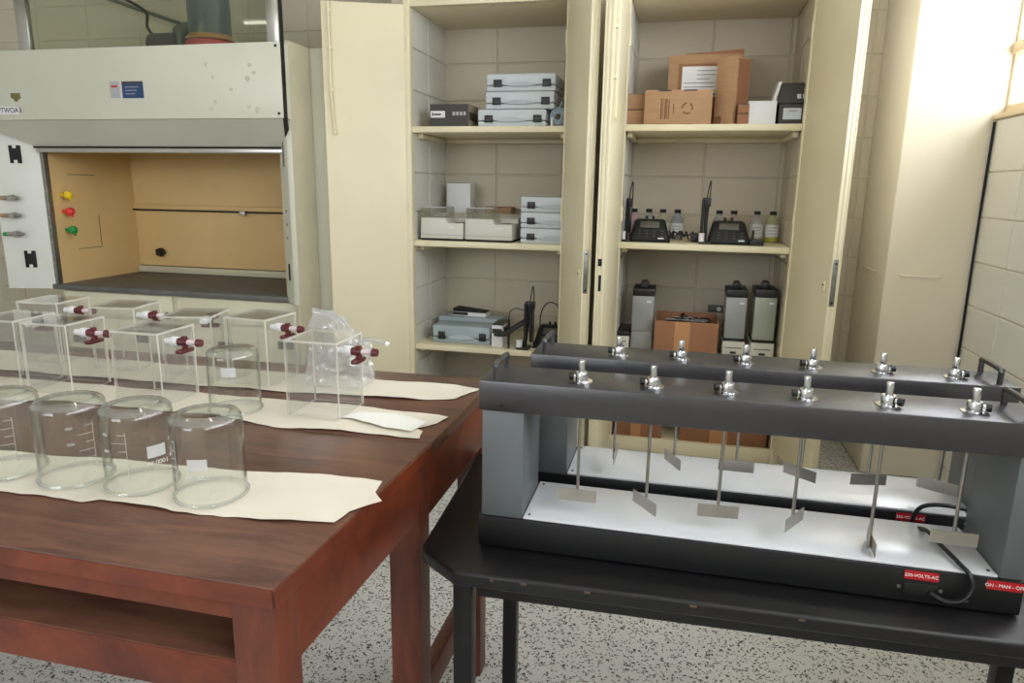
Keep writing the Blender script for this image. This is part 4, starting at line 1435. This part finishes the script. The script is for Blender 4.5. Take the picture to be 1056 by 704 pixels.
# --- right cupboard, middle shelf
z = SHR[1]
liq = [('pink', (232, 200, 208)), ('milky white', (222, 223, 219)), ('pale yellow', (228, 226, 204)), ('lavender blue', (206, 208, 220)),
       ('cloudy grey', (214, 215, 210)), ('rose pink', (224, 204, 202)), ('clear', (222, 223, 215)), ('yellow green', (220, 219, 182))]
bpx = (653.5, 668.5, 683, 698, 741, 756, 780, 796.5)
blab = ('with pink liquid beside the thin electrode stand', 'with milky white liquid behind the first black meter', 'with pale yellow liquid behind the first black meter', 'with lavender liquid beside the tangled cables',
        'with cloudy liquid behind the second black meter', 'with rose liquid behind the second black meter', 'with clear liquid and large white label', 'with yellow green liquid nearest the open door')
for k_ in range(8):
    Yb_ = YF + .36
    q = aY(bpx[k_], 232, Yb_)
    t = thing('reagent_bottle', 'small bottle ' + blab[k_], 'bottle', (q.x, Yb_, z), 0, 'reagent bottles on the middle shelf')
    body = clear_mat('bottle_' + liq[k_][0].replace(' ', '_'), (235, 235, 230), 1.45, .1, milk=.75, milk_rgb=liq[k_][1])
    MB().lathe([(.030, 0), (.034, .004), (.034, .105), (.031, .118), (.018, .132), (.0145, .136), (.0145, .148)], n=24).build('bottle_body', body, t)
    MB().lathe([(.017, .146), (.0175, .148), (.0175, .163), (.016, .165)], n=18).build('cap', black_pl, t)
    if k_ not in (0,):
        zz0, zz1 = (.03, .095) if k_ > 5 else (.028, .09)
        cz = MB().lathe([(.0345, zz0), (.0348, zz0), (.0348, zz1), (.0345, zz1)], n=24, close=True).build('label_band', card_white, t)
        for r_ in range(3):
            B(-.022, .018, -.0352, -.0345, zz1 - .018 - r_ * .016, zz1 - .014 - r_ * .016).build('print_line', instr_grey, cz)
    if k_ in (6, 7):
        MB().lathe([(.0342, .004), (.0346, .004), (.0346, .026), (.0342, .026)], n=24, close=True).build('liquid_band', mat('liquid_band_' + str(k_), (188, 184, 60) if k_ == 7 else (200, 196, 180), .3), t)
q = aY(669, 249, YF + .05)
ph_meter('black bench meter beside the thin electrode stand on middle shelf', (q.x, YF + .06, z))
q = aY(752, 250, YF + .05)
ph_meter('black bench meter beside the thick electrode stand on middle shelf', (q.x, YF + .06, z))
q = aY(645.0, 248, YF + .05)
electrode_stand('thin black electrode stand with raised cable by the cupboard frame', (q.x, YF + .1, z), .225, .006, .8, 2)
q = aY(727, 250, YF + .05)
electrode_stand('thick black electrode stand standing between the two black meters', (q.x, YF + .1, z), .235, -.004, 1.2, 1)
q = aY(718, 243, YF + .2)
t, a, b, h = simple_box('power_adaptor', 'black power adaptor lying among cables between the two meters', 'adaptor', q.x - .03, q.x + .03, YF + .18, YF + .26, z, z + .045, black_pl)
B(-.008, .008, -b - .02, -b, .012, .03).build('plug', black_pl, t, bevel=.002)
for k_, lab in enumerate(('thin black cable looping on the shelf beside meter', 'thin black cable lying across another before the bottles')):
    q = aY(698, 244, YF + .2)
    rnd = random.Random(11 + k_)
    pts = [(q.x - .05 + .13 * i / 9 + rnd.uniform(-.02, .02), YF + .15 + rnd.uniform(0, .09), z + .006 + .05 * abs(math.sin(i * 1.7 + k_)) * (0 < i < 9)) for i in range(10)]
    tag(MB().tube(pts, .0038).build('tangled_cable', black_pl), lab, 'cable', 'tangled cables')
q = aY(780, 249, YF + .06)
t, a, b, h = simple_box('probe_holder', 'flat black holder beside the second meter on middle shelf', 'holder', q.x - .030, q.x + .036, YF + .05, YF + .14, z, z + .03, black_pl)
MB().cyl((-.02, -.01, .03), (-.02, -.01, .075), .006, n=10).build('holder_pin', black_pl, t)

# --- right cupboard, lower shelf
z = SHR[2]


def column_unit(label, pxl, pxr, pyt, col, Yc, show_base=True):
    x0, x1 = aY(pxl, 330, Yc).x, aY(pxr, 330, Yc).x
    a = (x1 - x0) / 2
    zt = aY((pxl + pxr) / 2, pyt, Yc).z
    t = thing('column_instrument', label, 'instrument', ((x0 + x1) / 2, Yc, z), 0, 'column instruments')
    if not show_base:
        B(-a, a, 0, .18, 0, .12).build('column_foot', col, t, bevel=.004)
    else:
        column_base(t, a)
    h1 = zt - z - .075
    B(-a, a, 0, .18, .1205 if not show_base else .118, h1).build('column_panel', col, t, bevel=.002 if not show_base else .004)
    column_top(t, a, h1)
    return t


def column_base(t, a):
    B(-a * 1.1, a * 1.1, -.02, .25, .004, .105).build('base_drawer_unit', instr_white, t, bevel=.005)
    B(-a * 1.15, a * 1.15, -.022, .25, 0, .006).build('foot_plate', dark_gap, t)
    B(-a * .8, a * .8, -.0215, -.0195, .070, .074).build('drawer_line', dark_gap, t)
    B(-a * .3, a * .3, -.0225, -.0195, .040, .052).build('drawer_pull', dark_gap, t, bevel=.0008)
    B(-a, a, -.005, .19, .105, .118).build('collar', dark_gap, t, bevel=.003)


def column_top(t, a, h1):
    B(-a * 1.04, a * 1.04, -.006, .186, h1, h1 + .042).build('top_cap', black_pl, t, bevel=.005)
    MB().prism([(-a * .42, h1 + .042), (a * .42, h1 + .042), (a * .34, h1 + .07), (a * .2, h1 + .078), (-a * .2, h1 + .078), (-a * .34, h1 + .07)], .03, .12, 'y').build('carry_grip', black_pl, t, bevel=.003)
    B(a * .3, a * .75, -.0012, .0005, h1 - .035, h1 - .025).build('badge_strip', card_white, t)


column_unit('grey column instrument standing beside the open carton of cables', 651.5, 673.5, 291, instr_grey, YF + .14, False)
column_unit('grey column instrument standing next to the greenish one', 747.5, 769, 292, instr_grey, YF + .12)
column_unit('greenish grey column instrument nearest the open cupboard door', 777, 799.5, 292, instr_green, YF + .12)
x0, x1 = aY(628, 350, YF + .1).x, aY(648, 350, YF + .1).x
t = thing('drawer_instrument', 'low pale instrument half hidden by the cupboard frame, lower shelf', 'instrument', ((x0 + x1) / 2, YF + .1, z))
B(-.05, .055, 0, .25, .004, .10).build('body', instr_white, t, bevel=.005)
B(-.052, .057, 0, .25, .101, .125).build('top_cap', black_pl, t, bevel=.005)
B(-.03, .04, -.002, .0, .068, .072).build('drawer_line', dark_gap, t)
B(.0, .03, -.003, .0, .036, .048).build('drawer_pull', dark_gap, t)

Yk = YF + .05
x0, x1 = aY(674.5, 350, Yk).x, aY(740, 350, Yk).x
zt = aY(705, 332, Yk).z
t = thing('open_carton', 'open brown carton full of black cables on the lower shelf', 'box', ((x0 + x1) / 2, Yk, z))
a, h, d = (x1 - x0) / 2, zt - z, .26
e = .006
B(-a, a, 0, e, 0, h).build('box_side', carton_red, t, bevel=.001)
B(-a, a, d - e, d, 0, h + .012).build('box_side', carton_red, t, bevel=.001)
B(-a, -a + e, e, d - e, 0, h + .004).build('box_side', carton_red, t, bevel=.001)
B(a - e, a, e, d - e, 0, h + .004).build('box_side', carton_red, t, bevel=.001)
B(-a + e, a - e, e, d - e, 0, .006).build('box_bottom', carton_red, t)
B(-a * .36, a * .12, -.001, .0, .0, h).build('tape_strip', carton_tape, t)
for k_, lab in enumerate(('black cable heaped highest in the open carton', 'black cable lying along the rim of open carton', 'black cable coiled deep in the open carton', 'thin grey cable among black ones in open carton')):
    rnd = random.Random(30 + k_)
    cx_ = (x0 + x1) / 2
    pts = [(cx_ + rnd.uniform(-.9, .85) * (a - .02), Yk + .03 + rnd.uniform(0, .19), z + h - .03 + rnd.uniform(-.02, .035) - .02 * (k_ == 2)) for i in range(12)]
    tag(MB().tube(pts, .0045 if k_ < 3 else .003, sub=7).build('boxed_cable', black_pl if k_ < 3 else instr_grey), lab, 'cable', 'cables in the open carton')
q = aY(738, 318, YB)
t = thing('wall_socket', 'grey socket plate on the block wall behind the column instruments', 'socket', (q.x, YB - .001, q.z))
B(-.045, .045, -.012, 0, -.022, .022).build('socket_plate', slab, t, bevel=.003)
MB().cyl((.018, -.017, 0), (.018, -.011, 0), .013, n=14).build('socket_insert', card_white, t)

# --- cartons on the cupboard floor, seen through the stirring machines
zf = .0505
for px0, px1, pyt, lab in ((629, 681, 405, 'brown taped carton on the cupboard floor beside the frame'), (700, 792, 408, 'wide brown carton on the cupboard floor beside open door')):
    x0, x1 = aY(px0, 455, YF + .08).x, aY(px1, 455, YF + .08).x
    x0, x1 = max(x0, XR0 + .01), min(x1, XR1 - .01)
    zt = aY(px0, pyt, YF + .08).z
    t, a, b, h = simple_box('floor_carton', lab, 'box', x0, x1, YF + .08, YF + .4, zf, zt, carton_red, 'cartons on the cupboard floor')
    B(-a * .3, a * .12, -b - .001, -b, 0, h).build('tape_strip', carton_tape, t)

# ------------------------------------------------------------------ lettering cleanup
bpy.context.view_layer.update()
